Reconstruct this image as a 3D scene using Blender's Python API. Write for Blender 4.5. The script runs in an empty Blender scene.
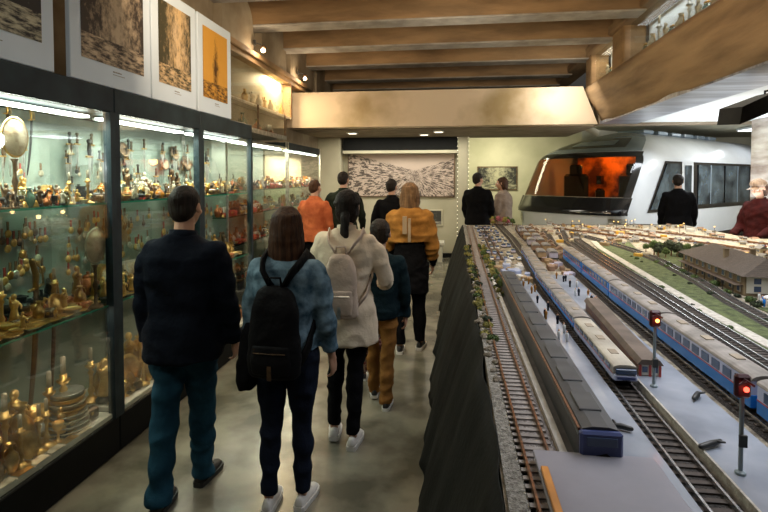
import bpy, math, random
import numpy as np
from mathutils import Vector, Matrix
random.seed(7)
R = math.radians
PI = math.pi
scn = bpy.context.scene
col = scn.collection

# ------------------------------------------------------------------ camera
cam_d = bpy.data.cameras.new('camera'); cam = bpy.data.objects.new('camera', cam_d); col.objects.link(cam)
cam.location = (0, 0, 1.75)
cam.rotation_euler = (R(88.0), 0, R(7.56))
cam_d.sensor_width = 36; cam_d.lens = 24; cam_d.shift_y = -0.0783; cam_d.clip_start = 0.05; cam_d.clip_end = 200
scn.camera = cam
# ------------------------------------------------------------------ world, exposure
w = bpy.data.worlds.new('world'); scn.world = w; w.use_nodes = True
w.node_tree.nodes['Background'].inputs[0].default_value = (0.9, 0.85, 0.75, 1)
w.node_tree.nodes['Background'].inputs[1].default_value = 0.05
scn.view_settings.view_transform = 'Standard'; scn.view_settings.look = 'None'
scn.view_settings.gamma = 1; scn.view_settings.use_curve_mapping = False
scn.view_settings.exposure = 0.0

# ------------------------------------------------------------------ lights of the rooms and added fills
def area(name, loc, rot, sx, sy, power, color, spread=180):
    d = bpy.data.lights.new(name, 'AREA'); d.shape = 'RECTANGLE'; d.size = sx; d.size_y = sy
    d.energy = power; d.color = color; d.spread = R(spread)
    o = bpy.data.objects.new(name, d); o.location = loc; o.rotation_euler = [R(a) for a in rot]; col.objects.link(o); return o
def point(name, loc, power, color, rad=0.05):
    d = bpy.data.lights.new(name, 'POINT'); d.energy = power; d.color = color; d.shadow_soft_size = rad
    o = bpy.data.objects.new(name, d); o.location = loc; col.objects.link(o); return o
def spot(name, loc, target, power, color, angle=90, blend=0.6, rad=0.05):
    d = bpy.data.lights.new(name, 'SPOT'); d.energy = power; d.color = color; d.spot_size = R(angle); d.spot_blend = blend; d.shadow_soft_size = rad
    o = bpy.data.objects.new(name, d); o.location = loc
    v = Vector(target) - Vector(loc); o.rotation_euler = v.to_track_quat('-Z', 'Y').to_euler(); col.objects.link(o); return o
WARM = (1.0, 0.76, 0.50); WARM2 = (1.0, 0.86, 0.68); COOL = (0.82, 0.9, 1.0); GREENW = (0.9, 1.0, 0.88)
area('table_light', (1.3, 2.6, 2.55), (0, 0, 0), 1.2, 3.0, 42, (0.9, 0.93, 1.0), 120)
area('table_light_far', (2.9, 6.4, 2.6), (0, 0, 0), 2.6, 3.2, 120, (1.0, 0.9, 0.72), 120)
area('ceiling_wash', (-0.2, 3.0, 3.0), (105, 0, 0), 3.0, 0.8, 84, WARM)
area('aisle_light', (-0.9, 5.2, 3.6), (0, 0, 0), 1.0, 4.5, 36, WARM2, 130)
area('aisle_low_fill', (-1.0, 1.2, 2.6), (55, 0, 0), 1.6, 0.6, 7, (1.0, 0.93, 0.8))  # unseen fill added to brighten the people in the aisle
point('hall_fill', (7.7, 11.9, 2.75), 260, (0.95, 0.97, 1.0), 0.3)  # unseen source added to brighten the ceiling past the metro car
area('far_light', (-1.0, 10.3, 2.5), (12, 0, 0), 2.6, 0.5, 34, (1.0, 0.93, 0.76))
area('far_right_light', (1.0, 13.6, 2.9), (20, -10, 0), 1.4, 0.5, 60, (1.0, 0.96, 0.66))
area('hall_right_fill', (6.3, 10.2, 3.1), (-25, 0, 0), 4.5, 1.2, 260, (0.9, 0.95, 1.0))  # unseen light added to whiten the metro car side
area('white_panel_fill', (4.3, 7.6, 1.45), (180, 0, 0), 1.6, 2.4, 75, (0.9, 0.95, 1.0), 150)  # floating uplight added to brighten the low ceiling panel
spot('beam_spot_left', (-2.45, 7.6, 3.2), (-2.35, 8.8, 3.02), 42, WARM, 140, 1.0, 0.06)
spot('beam_spot_right', (1.65, 8.0, 3.2), (1.75, 8.8, 2.95), 62, (1, 0.9, 0.76), 150, 1.0, 0.06)
spot('beam_spot_mid', (0.0, 6.2, 3.3), (0.0, 8.8, 3.0), 28, WARM2, 150, 1.0, 0.1)

# ------------------------------------------------------------------ materials
def mat(name, c1, c2=None, scale=8.0, rough=0.6, metal=0.0, bump=0.0, bscale=None, detail=6, emit=0, emc=None, stretch=(1,1,1), lo=0.35, hi=0.65, spec=0.5, coat=0, c3=None):
    m = bpy.data.materials.new(name); m.use_nodes = True; nt = m.node_tree; n = nt.nodes; b = n['Principled BSDF']
    b.inputs['Roughness'].default_value = rough; b.inputs['Metallic'].default_value = metal
    b.inputs['Specular IOR Level'].default_value = spec; b.inputs['Coat Weight'].default_value = coat
    b.inputs['Base Color'].default_value = (*c1, 1)
    tc = n.new('ShaderNodeTexCoord'); mp = n.new('ShaderNodeMapping'); mp.inputs['Scale'].default_value = stretch
    nt.links.new(tc.outputs['Object'], mp.inputs[0])
    c2 = c2 or tuple(x*0.75 for x in c1)
    nz = n.new('ShaderNodeTexNoise'); nz.inputs['Scale'].default_value = scale; nz.inputs['Detail'].default_value = detail
    nt.links.new(mp.outputs[0], nz.inputs['Vector'])
    rp = n.new('ShaderNodeValToRGB'); rp.color_ramp.elements[0].position = lo; rp.color_ramp.elements[1].position = hi
    rp.color_ramp.elements[0].color = (*c2, 1); rp.color_ramp.elements[1].color = (*c1, 1)
    if c3:
        e = rp.color_ramp.elements.new((lo+hi)/2); e.color = (*c3, 1)
    nt.links.new(nz.outputs[0], rp.inputs[0]); nt.links.new(rp.outputs[0], b.inputs['Base Color'])
    if bump:
        nb = n.new('ShaderNodeTexNoise'); nb.inputs['Scale'].default_value = bscale or scale*3; nb.inputs['Detail'].default_value = 5
        nt.links.new(mp.outputs[0], nb.inputs['Vector'])
        bp = n.new('ShaderNodeBump'); bp.inputs['Strength'].default_value = bump; bp.inputs['Distance'].default_value = 0.02
        nt.links.new(nb.outputs[0], bp.inputs['Height']); nt.links.new(bp.outputs[0], b.inputs['Normal'])
    if emit:
        b.inputs['Emission Color'].default_value = (*(emc or c1), 1); b.inputs['Emission Strength'].default_value = emit
    return m
def glass_mat(name, tint=(0.9, 1.0, 0.95), refl=0.9, base=0.06, rough=0.02):
    m = bpy.data.materials.new(name); m.use_nodes = True; nt = m.node_tree; n = nt.nodes
    n.remove(n['Principled BSDF']); out = n['Material Output']
    t = n.new('ShaderNodeBsdfTransparent'); t.inputs[0].default_value = (*tint, 1)
    g = n.new('ShaderNodeBsdfGlossy'); g.inputs['Roughness'].default_value = rough; g.inputs[0].default_value = (refl, refl, refl, 1)
    lw = n.new('ShaderNodeLayerWeight'); lw.inputs[0].default_value = 0.25
    ml = n.new('ShaderNodeMath'); ml.operation = 'MULTIPLY_ADD'; ml.inputs[1].default_value = 0.32; ml.inputs[2].default_value = base
    nt.links.new(lw.outputs['Fresnel'], ml.inputs[0])
    mx = n.new('ShaderNodeMixShader'); nt.links.new(ml.outputs[0], mx.inputs[0]); nt.links.new(t.outputs[0], mx.inputs[1]); nt.links.new(g.outputs[0], mx.inputs[2])
    nt.links.new(mx.outputs[0], out.inputs[0]); return m
def sketch_mat(name, sky, ink, paper, vx=0.5, vy=0.6, kind='yard'):
    """printed picture in the generated coordinates of its own sheet (y across, z up)"""
    m = bpy.data.materials.new(name); m.use_nodes = True; nt = m.node_tree; n = nt.nodes; L = nt.links
    b = n['Principled BSDF']; b.inputs['Roughness'].default_value = 0.45; b.inputs['Specular IOR Level'].default_value = 0.3
    tc = n.new('ShaderNodeTexCoord'); sp = n.new('ShaderNodeSeparateXYZ'); L.new(tc.outputs['UV'], sp.inputs[0])
    def M(op, a, b_=None, c=None):
        x = n.new('ShaderNodeMath'); x.operation = op
        for i, v in enumerate((a, b_, c)):
            if v is None: continue
            if isinstance(v, (int, float)): x.inputs[i].default_value = v
            else: L.new(v, x.inputs[i])
        return x.outputs[0]
    u, v = sp.outputs[0], sp.outputs[1]
    def noise(x, y, s, d=6):
        cb = n.new('ShaderNodeCombineXYZ'); L.new(x, cb.inputs[0]); L.new(y, cb.inputs[1])
        nz = n.new('ShaderNodeTexNoise'); nz.inputs['Scale'].default_value = s; nz.inputs['Detail'].default_value = d; nz.inputs['Roughness'].default_value = 0.7
        L.new(cb.outputs[0], nz.inputs['Vector']); return nz.outputs[0]
    if kind == 'yard':
        du = M('MULTIPLY', M('SUBTRACT', u, vx), 2.4); dv = M('SUBTRACT', v, vy)
        ang = M('ARCTAN2', dv, du); rad = M('SQRT', M('ADD', M('MULTIPLY', du, du), M('MULTIPLY', dv, dv)))
        a = noise(M('MULTIPLY', ang, 9.0), M('MULTIPLY', rad, 2.2), 3.0, 8)
        blocks = noise(M('MULTIPLY', u, 6.0), M('MULTIPLY', v, 3.0), 3.0, 8)
        # ground and buildings lie below a skyline that rises to both sides
        sky_l = M('ADD', M('MULTIPLY', M('ABSOLUTE', du), 0.28), M('MULTIPLY', noise(M('MULTIPLY', u, 14.0), u, 1.0), 0.22))
        low = M('LESS_THAN', M('SUBTRACT', dv, sky_l), 0.0)
        dark = M('MULTIPLY', M('GREATER_THAN', M('ADD', M('MULTIPLY', a, 0.75), M('MULTIPLY', blocks, 0.32)), 0.54), low)
        tone = M('ADD', M('MULTIPLY', dark, 0.85), M('MULTIPLY', low, 0.05))
    else:
        a = noise(M('MULTIPLY', u, 3.2), M('MULTIPLY', v, 1.5), 2.6, 8)
        c = noise(M('MULTIPLY', u, 2.0), M('MULTIPLY', v, 7.0), 3.0, 8)
        side = M('ABSOLUTE', M('SUBTRACT', u, vx))
        f_ = noise(M('MULTIPLY', u, 9.0), M('MULTIPLY', v, 6.0), 2.2, 12)
        if kind == 'street': k = M('ADD', M('ADD', M('MULTIPLY', a, 0.45), M('MULTIPLY', f_, 0.42)), M('MULTIPLY', side, 0.42))
        else: k = M('SUBTRACT', M('SUBTRACT', M('ADD', M('ADD', M('MULTIPLY', a, 0.35), M('MULTIPLY', f_, 0.5)), 0.24), M('MULTIPLY', side, 1.5)), M('MULTIPLY', M('ABSOLUTE', M('SUBTRACT', v, 0.45)), 0.45))
        gnd = M('LESS_THAN', v, 0.24)
        kk = M('ADD', M('MULTIPLY', k, M('SUBTRACT', 1.0, gnd)), M('MULTIPLY', M('MULTIPLY', c, 1.05), gnd))
        mr = n.new('ShaderNodeMapRange'); mr.inputs[1].default_value = 0.43; mr.inputs[2].default_value = 0.60; L.new(kk, mr.inputs[0]); tone = mr.outputs[0]
    mx = n.new('ShaderNodeMix'); mx.data_type = 'RGBA'; L.new(tone, mx.inputs[0]); mx.inputs[7].default_value = (*ink, 1)
    m2 = n.new('ShaderNodeMix'); m2.data_type = 'RGBA'; L.new(noise(u, v, 5.0), m2.inputs[0]); m2.inputs[6].default_value = (*sky, 1); m2.inputs[7].default_value = (*paper, 1)
    L.new(m2.outputs[2], mx.inputs[6]); L.new(mx.outputs[2], b.inputs['Base Color']); return m

M = {}
def dm(k, *a, **kw): M[k] = mat(k, *a, **kw)
dm('floor', (0.23, 0.215, 0.16), (0.09, 0.085, 0.062), 2.6, 0.22, bump=0.04, bscale=30, detail=9, lo=0.38, hi=0.62)
dm('plaster', (0.42, 0.36, 0.26), (0.22, 0.17, 0.11), 1.8, 0.8, bump=0.3, bscale=9)
dm('far_plaster', (0.54, 0.51, 0.39), (0.42, 0.40, 0.29), 1.3, 0.7, bump=0.1)
dm('beam', (0.42, 0.27, 0.135), (0.22, 0.14, 0.07), 2.2, 0.75, bump=0.4, bscale=12, stretch=(0.5, 1, 2))
dm('concrete_beam', (0.66, 0.55, 0.41), (0.33, 0.25, 0.12), 0.8, 0.6, bump=0.4, bscale=5, lo=0.34, hi=0.52)
dm('timber_beam', (0.36, 0.245, 0.135), (0.15, 0.095, 0.05), 2.6, 0.65, bump=0.9, bscale=6, stretch=(1, 0.3, 2.4), lo=0.3, hi=0.62)
dm('soffit_lit', (0.48, 0.46, 0.42), (0.30, 0.28, 0.25), 4, 0.8, bump=0.3, bscale=14)  # beam underside: paler grey puts the light falling there into the colour
dm('slab', (0.30, 0.25, 0.18), (0.2, 0.15, 0.1), 3, 0.8)
dm('planks', (0.50, 0.54, 0.62), (0.14, 0.15, 0.19), 2.0, 0.3, metal=0.3, stretch=(0.5, 7, 1), bump=0.2, bscale=3, lo=0.3, hi=0.7)
dm('white_panel', (0.72, 0.78, 0.80), (0.66, 0.72, 0.74), 1.0, 0.5)
dm('frame_dark', (0.026, 0.042, 0.050), (0.012, 0.020, 0.026), 5, 0.45, spec=0.2)
dm('base_dark', (0.008, 0.009, 0.009), None, 5, 0.6, spec=0.12)
dm('case_back', (0.36, 0.42, 0.36), (0.20, 0.25, 0.21), 1.5, 0.45)
dm('case_back_dark', (0.13, 0.18, 0.15), (0.08, 0.12, 0.10), 2.5, 0.45)
dm('case_back_warm', (0.55, 0.48, 0.34), (0.42, 0.36, 0.25), 2, 0.5)
dm('led', (1, 1, 1), (1, 1, 1), 1, 0.5, emit=14, emc=(0.93, 1.0, 0.9))
dm('shelf_edge', (0.04, 0.30, 0.20), (0.03, 0.22, 0.15), 6, 0.1)
M['glass'] = glass_mat('glass', (0.97, 0.99, 0.97), 0.75, 0.03)
M['shelf_glass'] = glass_mat('shelf_glass', (0.62, 0.74, 0.67), 0.7, 0.12, 0.05)
M['windscreen'] = glass_mat('windscreen', (0.7, 0.62, 0.5), 0.6, 0.04)
M['bell_glass'] = glass_mat('bell_glass', (0.85, 0.95, 0.92), 0.9, 0.2)
dm('brass', (0.78, 0.50, 0.16), (0.5, 0.28, 0.07), 25, 0.28, metal=0.9)
dm('gold', (0.95, 0.66, 0.25), (0.7, 0.42, 0.12), 30, 0.3, metal=0.7)
dm('bronze', (0.20, 0.12, 0.06), (0.09, 0.06, 0.04), 22, 0.4, metal=0.6)
dm('silver', (0.75, 0.75, 0.70), (0.42, 0.42, 0.38), 22, 0.28, metal=0.8)
dm('iron', (0.05, 0.05, 0.045), (0.025, 0.025, 0.025), 22, 0.45, metal=0.4)
dm('copper', (0.62, 0.22, 0.08), (0.35, 0.11, 0.04), 22, 0.35, metal=0.6)
dm('ivory', (0.60, 0.54, 0.40), (0.34, 0.29, 0.19), 22, 0.5)
dm('amber', (0.60, 0.24, 0.03), (0.32, 0.1, 0.02), 22, 0.2)
dm('wood', (0.26, 0.13, 0.05), (0.14, 0.07, 0.03), 12, 0.5, stretch=(1, 1, 5))
dm('red', (0.5, 0.05, 0.03), (0.3, 0.03, 0.02), 10, 0.4)
dm('paper', (0.80, 0.77, 0.68), (0.70, 0.67, 0.58), 6, 0.7)
dm('dial', (0.85, 0.72, 0.5), (0.55, 0.30, 0.12), 40, 0.4, lo=0.3, hi=0.5)
dm('pale_disc', (0.60, 0.48, 0.32), (0.36, 0.22, 0.12), 30, 0.4, lo=0.3, hi=0.55)
dm('green_glaze', (0.10, 0.20, 0.13), (0.05, 0.1, 0.07), 12, 0.2)
dm('mat_board', (0.60, 0.70, 0.82), (0.56, 0.66, 0.77), 2, 0.6)
dm('caption_ink', (0.15, 0.15, 0.15), (0.4, 0.4, 0.4), 90, 0.6)
dm('skirt', (0.020, 0.021, 0.018), (0.011, 0.012, 0.010), 3, 0.95, bump=0.25, bscale=40, spec=0.15)

# ------------------------------------------------------------------ mesh helpers
class MB:
    def __init__(s): s.v = []; s.f = []; s.m = []; s.uv = None
    def add(s, V, F, mi=0):
        o = len(s.v); s.v += [tuple(x) for x in V]; s.f += [tuple(i+o for i in f) for f in F]; s.m += [mi]*len(F); return s
    def box(s, x0, x1, y0, y1, z0, z1, mi=0, bev=0.0):
        if bev > 0 and min(x1-x0, y1-y0, z1-z0) > 2.2*bev:
            b = bev; V = []; 
            for (xa, ya, za) in [(a, c, d) for a in (0, 1) for c in (0, 1) for d in (0, 1)]:
                X = (x0, x1)[xa]; Yy = (y0, y1)[ya]; Z = (z0, z1)[za]; dx = b*(1-2*xa); dy = b*(1-2*ya); dz = b*(1-2*za)
                V += [(X, Yy+dy, Z+dz), (X+dx, Yy, Z+dz), (X+dx, Yy+dy, Z)]
            i = lambda a, c, d, k: ((a*2+c)*2+d)*3+k
            F = []
            for a in (0, 1):
                q = [i(a,0,0,0), i(a,0,1,0), i(a,1,1,0), i(a,1,0,0)]; F.append(q if a == 0 else q[::-1])
                q = [i(0,a,0,1), i(1,a,0,1), i(1,a,1,1), i(0,a,1,1)]; F.append(q if a == 0 else q[::-1])
                q = [i(0,0,a,2), i(0,1,a,2), i(1,1,a,2), i(1,0,a,2)]; F.append(q if a == 0 else q[::-1])
            for a in (0, 1):
                for c in (0, 1):
                    F += [(i(a,c,0,0), i(a,c,1,0), i(a,c,1,1), i(a,c,0,1)), (i(a,0,c,0), i(a,1,c,0), i(a,1,c,2), i(a,0,c,2)), (i(0,a,c,1), i(1,a,c,1), i(1,a,c,2), i(0,a,c,2))]
                    for d in (0, 1): F.append((i(a,c,d,0), i(a,c,d,1), i(a,c,d,2)))
            return s.add(V, F, mi)
        V = [(x0,y0,z0),(x1,y0,z0),(x1,y1,z0),(x0,y1,z0),(x0,y0,z1),(x1,y0,z1),(x1,y1,z1),(x0,y1,z1)]
        return s.add(V, [(0,3,2,1),(4,5,6,7),(0,1,5,4),(1,2,6,5),(2,3,7,6),(3,0,4,7)], mi)
    def grid(s, P, mi=0, closed=False, caps=False):
        """P: list of rings of points"""
        n = len(P[0]); V = [p for r in P for p in r]; F = []
        for i in range(len(P)-1):
            for j in range(n if closed else n-1):
                k = (j+1) % n; F.append((i*n+j, i*n+k, (i+1)*n+k, (i+1)*n+j))
        if caps:
            V.append(tuple(np.mean(P[0], axis=0))); V.append(tuple(np.mean(P[-1], axis=0))); a = len(V)-2
            for j in range(n):
                k = (j+1) % n; F.append((a, k, j)); F.append((a+1, (len(P)-1)*n+j, (len(P)-1)*n+k))
        return s.add(V, F, mi)
    def lathe(s, prof, c=(0,0,0), seg=14, mi=0, sx=1, sy=1):
        P = [[(c[0]+r*math.cos(2*PI*j/seg)*sx, c[1]+r*math.sin(2*PI*j/seg)*sy, c[2]+z) for j in range(seg)] for r, z in prof]
        return s.grid(P, mi, True, True)
    def tube(s, pts, rad, seg=10, mi=0, dome=False, flat=1.0, up=None):
        pts = [Vector(p) for p in pts]
        if not isinstance(rad, (list, tuple)): rad = [rad]*len(pts)
        rad = list(rad); fl = [flat]*len(pts)
        if dome:
            d0 = (pts[0]-pts[1]).normalized(); d1 = (pts[-1]-pts[-2]).normalized()
            a = []; ar = []; e = []; er = []
            for t in (90, 65, 35): a.append(pts[0]+d0*rad[0]*math.sin(R(t))); ar.append(max(rad[0]*math.cos(R(t)), rad[0]*0.05))
            for t in (35, 65, 90): e.append(pts[-1]+d1*rad[-1]*math.sin(R(t))); er.append(max(rad[-1]*math.cos(R(t)), rad[-1]*0.05))
            pts = a+pts+e; rad = ar+rad+er
        P = []; ref = Vector(up) if up else Vector((0.13, 1, 0.07)).normalized()
        for i, p in enumerate(pts):
            d = (pts[min(i+1, len(pts)-1)]-pts[max(i-1, 0)]).normalized()
            if abs(d.dot(ref)) > 0.97: ref = Vector((1, 0.1, 0.2)).normalized()
            a = d.cross(ref).normalized(); b = d.cross(a)
            P.append([tuple(p+(a*math.cos(2*PI*j/seg)+b*math.sin(2*PI*j/seg)*flat)*rad[i]) for j in range(seg)])
        return s.grid(P, mi, True, True)
    def ell(s, c, r, ax=None, seg=14, ring=9, mi=0):
        A = ax or Matrix.Identity(3); P = []
        for i in range(ring+1):
            t = PI*i/ring; t = min(max(t, 0.06), PI-0.06)
            P.append([tuple(Vector(c)+A @ Vector((r[0]*math.sin(t)*math.cos(2*PI*j/seg), r[1]*math.sin(t)*math.sin(2*PI*j/seg), r[2]*math.cos(t)))) for j in range(seg)])
        return s.grid(P, mi, True, True)
    def loft(s, rings, seg=20, e=2.4, mi=0):
        """rings: (z, cx, cy, rx, ry)"""
        P = []
        for z, cx, cy, rx, ry in rings:
            q = []
            for j in range(seg):
                a = 2*PI*j/seg; ca, sa = math.cos(a), math.sin(a)
                q.append((cx+rx*math.copysign(abs(ca)**(2/e), ca), cy+ry*math.copysign(abs(sa)**(2/e), sa), z))
            P.append(q)
        return s.grid(P, mi, True, True)
    def prism(s, poly, axis, a, b, mi=0):
        """poly in the two other axes, extruded from a to b along axis"""
        def mk(p, t): return (t, p[0], p[1]) if axis == 'x' else ((p[0], t, p[1]) if axis == 'y' else (p[0], p[1], t))
        n = len(poly); V = [mk(p, a) for p in poly]+[mk(p, b) for p in poly]
        F = [tuple(range(n)), tuple(range(2*n-1, n-1, -1))]+[(j, n+j, n+(j+1) % n, (j+1) % n) for j in range(n)]
        return s.add(V, F, mi)
    def sweep(s, path, prof, mi=0):
        """profile [(offset to the right, z)] closed, along an xy path"""
        P = []
        for i, p in enumerate(path):
            a = path[max(i-1, 0)]; b = path[min(i+1, len(path)-1)]
            dx, dy = b[0]-a[0], b[1]-a[1]; l = math.hypot(dx, dy); nx, ny = dy/l, -dx/l
            P.append([(p[0]+nx*o, p[1]+ny*o, z) for o, z in prof])
        return s.grid(P, mi, True, True)
    def mesh(s, name, mats, smooth=False):
        me = bpy.data.meshes.new(name); me.from_pydata(s.v, [], s.f)
        for m in (mats if isinstance(mats, (list, tuple)) else [mats]): me.materials.append(m)
        me.polygons.foreach_set('material_index', s.m)
        if smooth: me.polygons.foreach_set('use_smooth', [True]*len(s.f))
        me.update()
        import bmesh
        bm = bmesh.new(); bm.from_mesh(me); bmesh.ops.recalc_face_normals(bm, faces=bm.faces); bm.to_mesh(me); bm.free()
        return me
    def build(s, name, mats, parent=None, smooth=False):
        o = bpy.data.objects.new(name, s.mesh(name, mats, smooth)); col.objects.link(o); o.parent = parent; return o
def smooth_by_angle(o, ang=40):
    me = o.data; me.polygons.foreach_set('use_smooth', [True]*len(me.polygons))
    try: me.set_sharp_from_angle(angle=R(ang))
    except Exception: pass
    return o
def empty(name, loc=(0,0,0), rz=0, label=None, cat=None, group=None):
    o = bpy.data.objects.new(name, None); o.location = loc; o.rotation_euler = (0, 0, rz); o.empty_display_size = 0.05; col.objects.link(o)
    tag(o, label, cat, group); return o
def tag(o, label=None, cat=None, group=None, kind=None):
    if label: o['label'] = label
    if cat: o['category'] = cat
    if group: o['group'] = group
    if kind: o['kind'] = kind
    return o
def struct(name, mb, m, smooth=False):
    o = mb.build(name, m, None, smooth); o['kind'] = 'structure'; return o
KIDS = {}
def kids(o):
    return [c for c in bpy.data.objects if c.parent == o]
def copy_tree(o, parent=None):
    if o.name not in KIDS: KIDS[o.name] = kids(o)
    c = o.copy(); col.objects.link(c); c.parent = parent
    for ch in KIDS[o.name]: copy_tree(ch, c)
    return c
def uvquad(o):
    """unit uv over the sheet's own width and height (first four corners of each face, in order)"""
    me = o.data; uv = me.uv_layers.new(name='UVMap')
    co = np.array([v.co for v in me.vertices]); mn = co.min(0); ex = co.max(0)-mn; h = 0 if ex[0] > ex[1] else 1
    for l in me.loops:
        p = co[l.vertex_index]; uv.data[l.index].uv = ((p[h]-mn[h])/max(ex[h], 1e-6), (p[2]-mn[2])/max(ex[2], 1e-6))
ORD = ['first', 'second', 'third', 'fourth', 'fifth', 'sixth', 'seventh', 'eighth', 'ninth', 'tenth', 'eleventh', 'twelfth', 'thirteenth', 'fourteenth', 'fifteenth', 'sixteenth', 'seventeenth', 'eighteenth', 'nineteenth', 'twentieth']
TENS = {2: ('twenty', 'twentieth'), 3: ('thirty', 'thirtieth'), 4: ('forty', 'fortieth'), 5: ('fifty', 'fiftieth'), 6: ('sixty', 'sixtieth'), 7: ('seventy', 'seventieth'), 8: ('eighty', 'eightieth'), 9: ('ninety', 'ninetieth')}
def nth(i):
    if i < 20: return ORD[i]
    t, u = divmod(i+1, 10); return TENS[t][1] if u == 0 else TENS[t][0]+'-'+ORD[u-1]

# ================================================================== THE ROOM
struct('floor', MB().box(-3.2, 10.5, -2.5, 20.5, -0.1, 0), M['floor'])
struct('wall_left', MB().box(-3.1, -2.9, -2.5, 13.2, 0, 4.5), M['plaster'])
struct('wall_back', MB().box(-3.1, 10.5, -2.6, -2.5, 0, 4.5), M['plaster'])
struct('wall_right', MB().box(10.3, 10.5, -2.5, 20.5, 0, 4.5), M['plaster'])
struct('wall_far', MB().box(-2.9, 0.12, 11.3, 11.5, 0, 2.6), M['far_plaster'])
struct('wall_far_upper', MB().box(-2.9, 2.4, 13.0, 13.2, 2.9, 4.5), M['plaster'])
struct('wall_far_right', MB().box(0.0, 3.6, 15.0, 15.2, 0, 3.2).box(0.0, 0.12, 11.5, 15.0, 0, 3.2), M['far_plaster'])
struct('wall_far_corner', MB().add([(3.55,15.0,0),(7.7,19.1,0),(7.6,19.2,0),(3.45,15.1,0),(3.55,15.0,3.2),(7.7,19.1,3.2),(7.6,19.2,3.2),(3.45,15.1,3.2)], [(0,1,5,4),(1,2,6,5),(2,3,7,6),(3,0,4,7),(4,5,6,7),(0,3,2,1)]).box(7.6, 10.5, 19.1, 19.3, 0, 3.2), M['far_plaster'])
struct('ceiling', MB().box(-3.1, 2.75, -2.5, 13.2, 4.35, 4.5), M['slab'])
# transverse ceiling beams, with haunches that curve down into the left wall
for i, y in enumerate((1.8, 3.1, 4.4, 5.7, 6.98, 8.3, 9.66, 11.1, 12.3)):
    struct('trim_%d' % (i+1), MB().box(-2.9, 2.45, y, y+0.32, 3.908, 4.35, 0, 0.006).box(-2.9, 2.45, y-0.004, y+0.324, 3.885, 3.908, 1, 0.004), [M['beam'], M['soffit_lit']])
# wall panels between the haunches (rounded shoulder toward the next beam)
for i, (a, b) in enumerate(((4.75, 5.65), (6.0, 7.0), (7.32, 8.45), (8.68, 10.15), (10.4, 11.6))):
    poly = [(a, 3.5)]+[(a, 4.1)]+[(b-0.35+0.35*math.sin(R(t)), 3.85+0.35*math.cos(R(t))) for t in range(0, 91, 15)]+[(b, 3.5)]
    struct('trim_%d' % (20+i), MB().prism(poly, 'x', -2.9, -2.79), M['plaster'])
# cross beam and the long beam on the right
struct('trim_10', MB().prism([(-2.9, 2.635), (2.36, 2.635), (2.12, 3.25), (-2.9, 3.25)], 'y', 8.8, 9.1), M['concrete_beam'])
def wavy_beam():
    mb = MB(); P = []
    for i in range(60):
        y = -1.5+i*(10.3/59); q = []
        for k in range(12):
            t = k/11; z = 2.66+t*0.56
            x = 2.40-0.25*t+0.012*math.sin(y*2.3+z*7)+0.010*math.sin(y*5.1-z*11)+0.02*(abs(t-0.5)*2)**6
            q.append((x, y, z))
        q += [(2.40, y, 3.38), (2.75, y, 3.38), (2.75, y, 2.66)]
        P.append(q)
    return mb.grid(P, 0, True, True)
struct('trim_11', wavy_beam(), M['timber_beam'], True)
# posts and girder above the long beam
pm = MB()
for a, b in ((9.5, 9.85), (7.75, 8.3), (4.6, 5.1), (1.9, 2.4), (-1.5, -0.9)): struct('trim_%d' % (30+int(a*2+4)), MB().box(2.42, 2.72, a, b, 3.38, 4.35, 0, 0.015), M['beam'])
struct('trim_12', MB().box(2.36, 2.74, -2.5, 13.0, 3.92, 4.08, 0, 0.02), M['timber_beam'])
struct('trim_13', MB().box(2.40, 2.75, 8.3, 13.0, 3.0, 3.38), M['timber_beam'])
# low ceiling on the right
struct('ceiling_planks', MB().box(2.42, 3.0, -2.5, 8.9, 2.64, 2.70), M['planks'])
struct('ceiling_panel', MB().box(3.0, 10.4, -2.5, 8.9, 2.66, 2.74), M['white_panel'])
struct('ceiling_far_right', MB().box(0.12, 10.4, 9.25, 19.2, 3.15, 3.25), M['far_plaster'])
struct('trim_14', MB().box(2.4, 10.4, 8.9, 9.2, 2.63, 3.2), M['slab'])
struct('ceiling_far', MB().box(-2.9, 2.4, 9.1, 11.3, 2.62, 2.72), M['slab'])
struct('ceiling_far_step', MB().box(0.12, 2.7, 11.3, 15.1, 3.05, 3.14), M['far_plaster'])
struct('trim_15', MB().box(-2.35, 0.12, 10.95, 11.3, 2.33, 2.62), M['base_dark'])  # black block stands in for the shade of the recess above the mural
struct('trim_16', MB().box(-2.35, 0.12, 10.9, 11.3, 2.28, 2.34), M['far_plaster'])
# pier left of the picture wall
struct('trim_17', MB().box(-2.9, -2.4, 10.9, 11.3, 0, 2.62, 0, 0.01), M['far_plaster'])
# shallow shelf ledge high on the left wall
struct('trim_18', MB().box(-2.9, -2.70, 4.8, 9.4, 3.42, 3.50, 0, 0.01).box(-2.9, -2.74, 4.8, 9.4, 3.35, 3.42), M['beam'])
struct('baseboard_far', MB().box(-2.4, 0.0, 11.27, 11.3, 0, 0.1), M['base_dark'])

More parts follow.
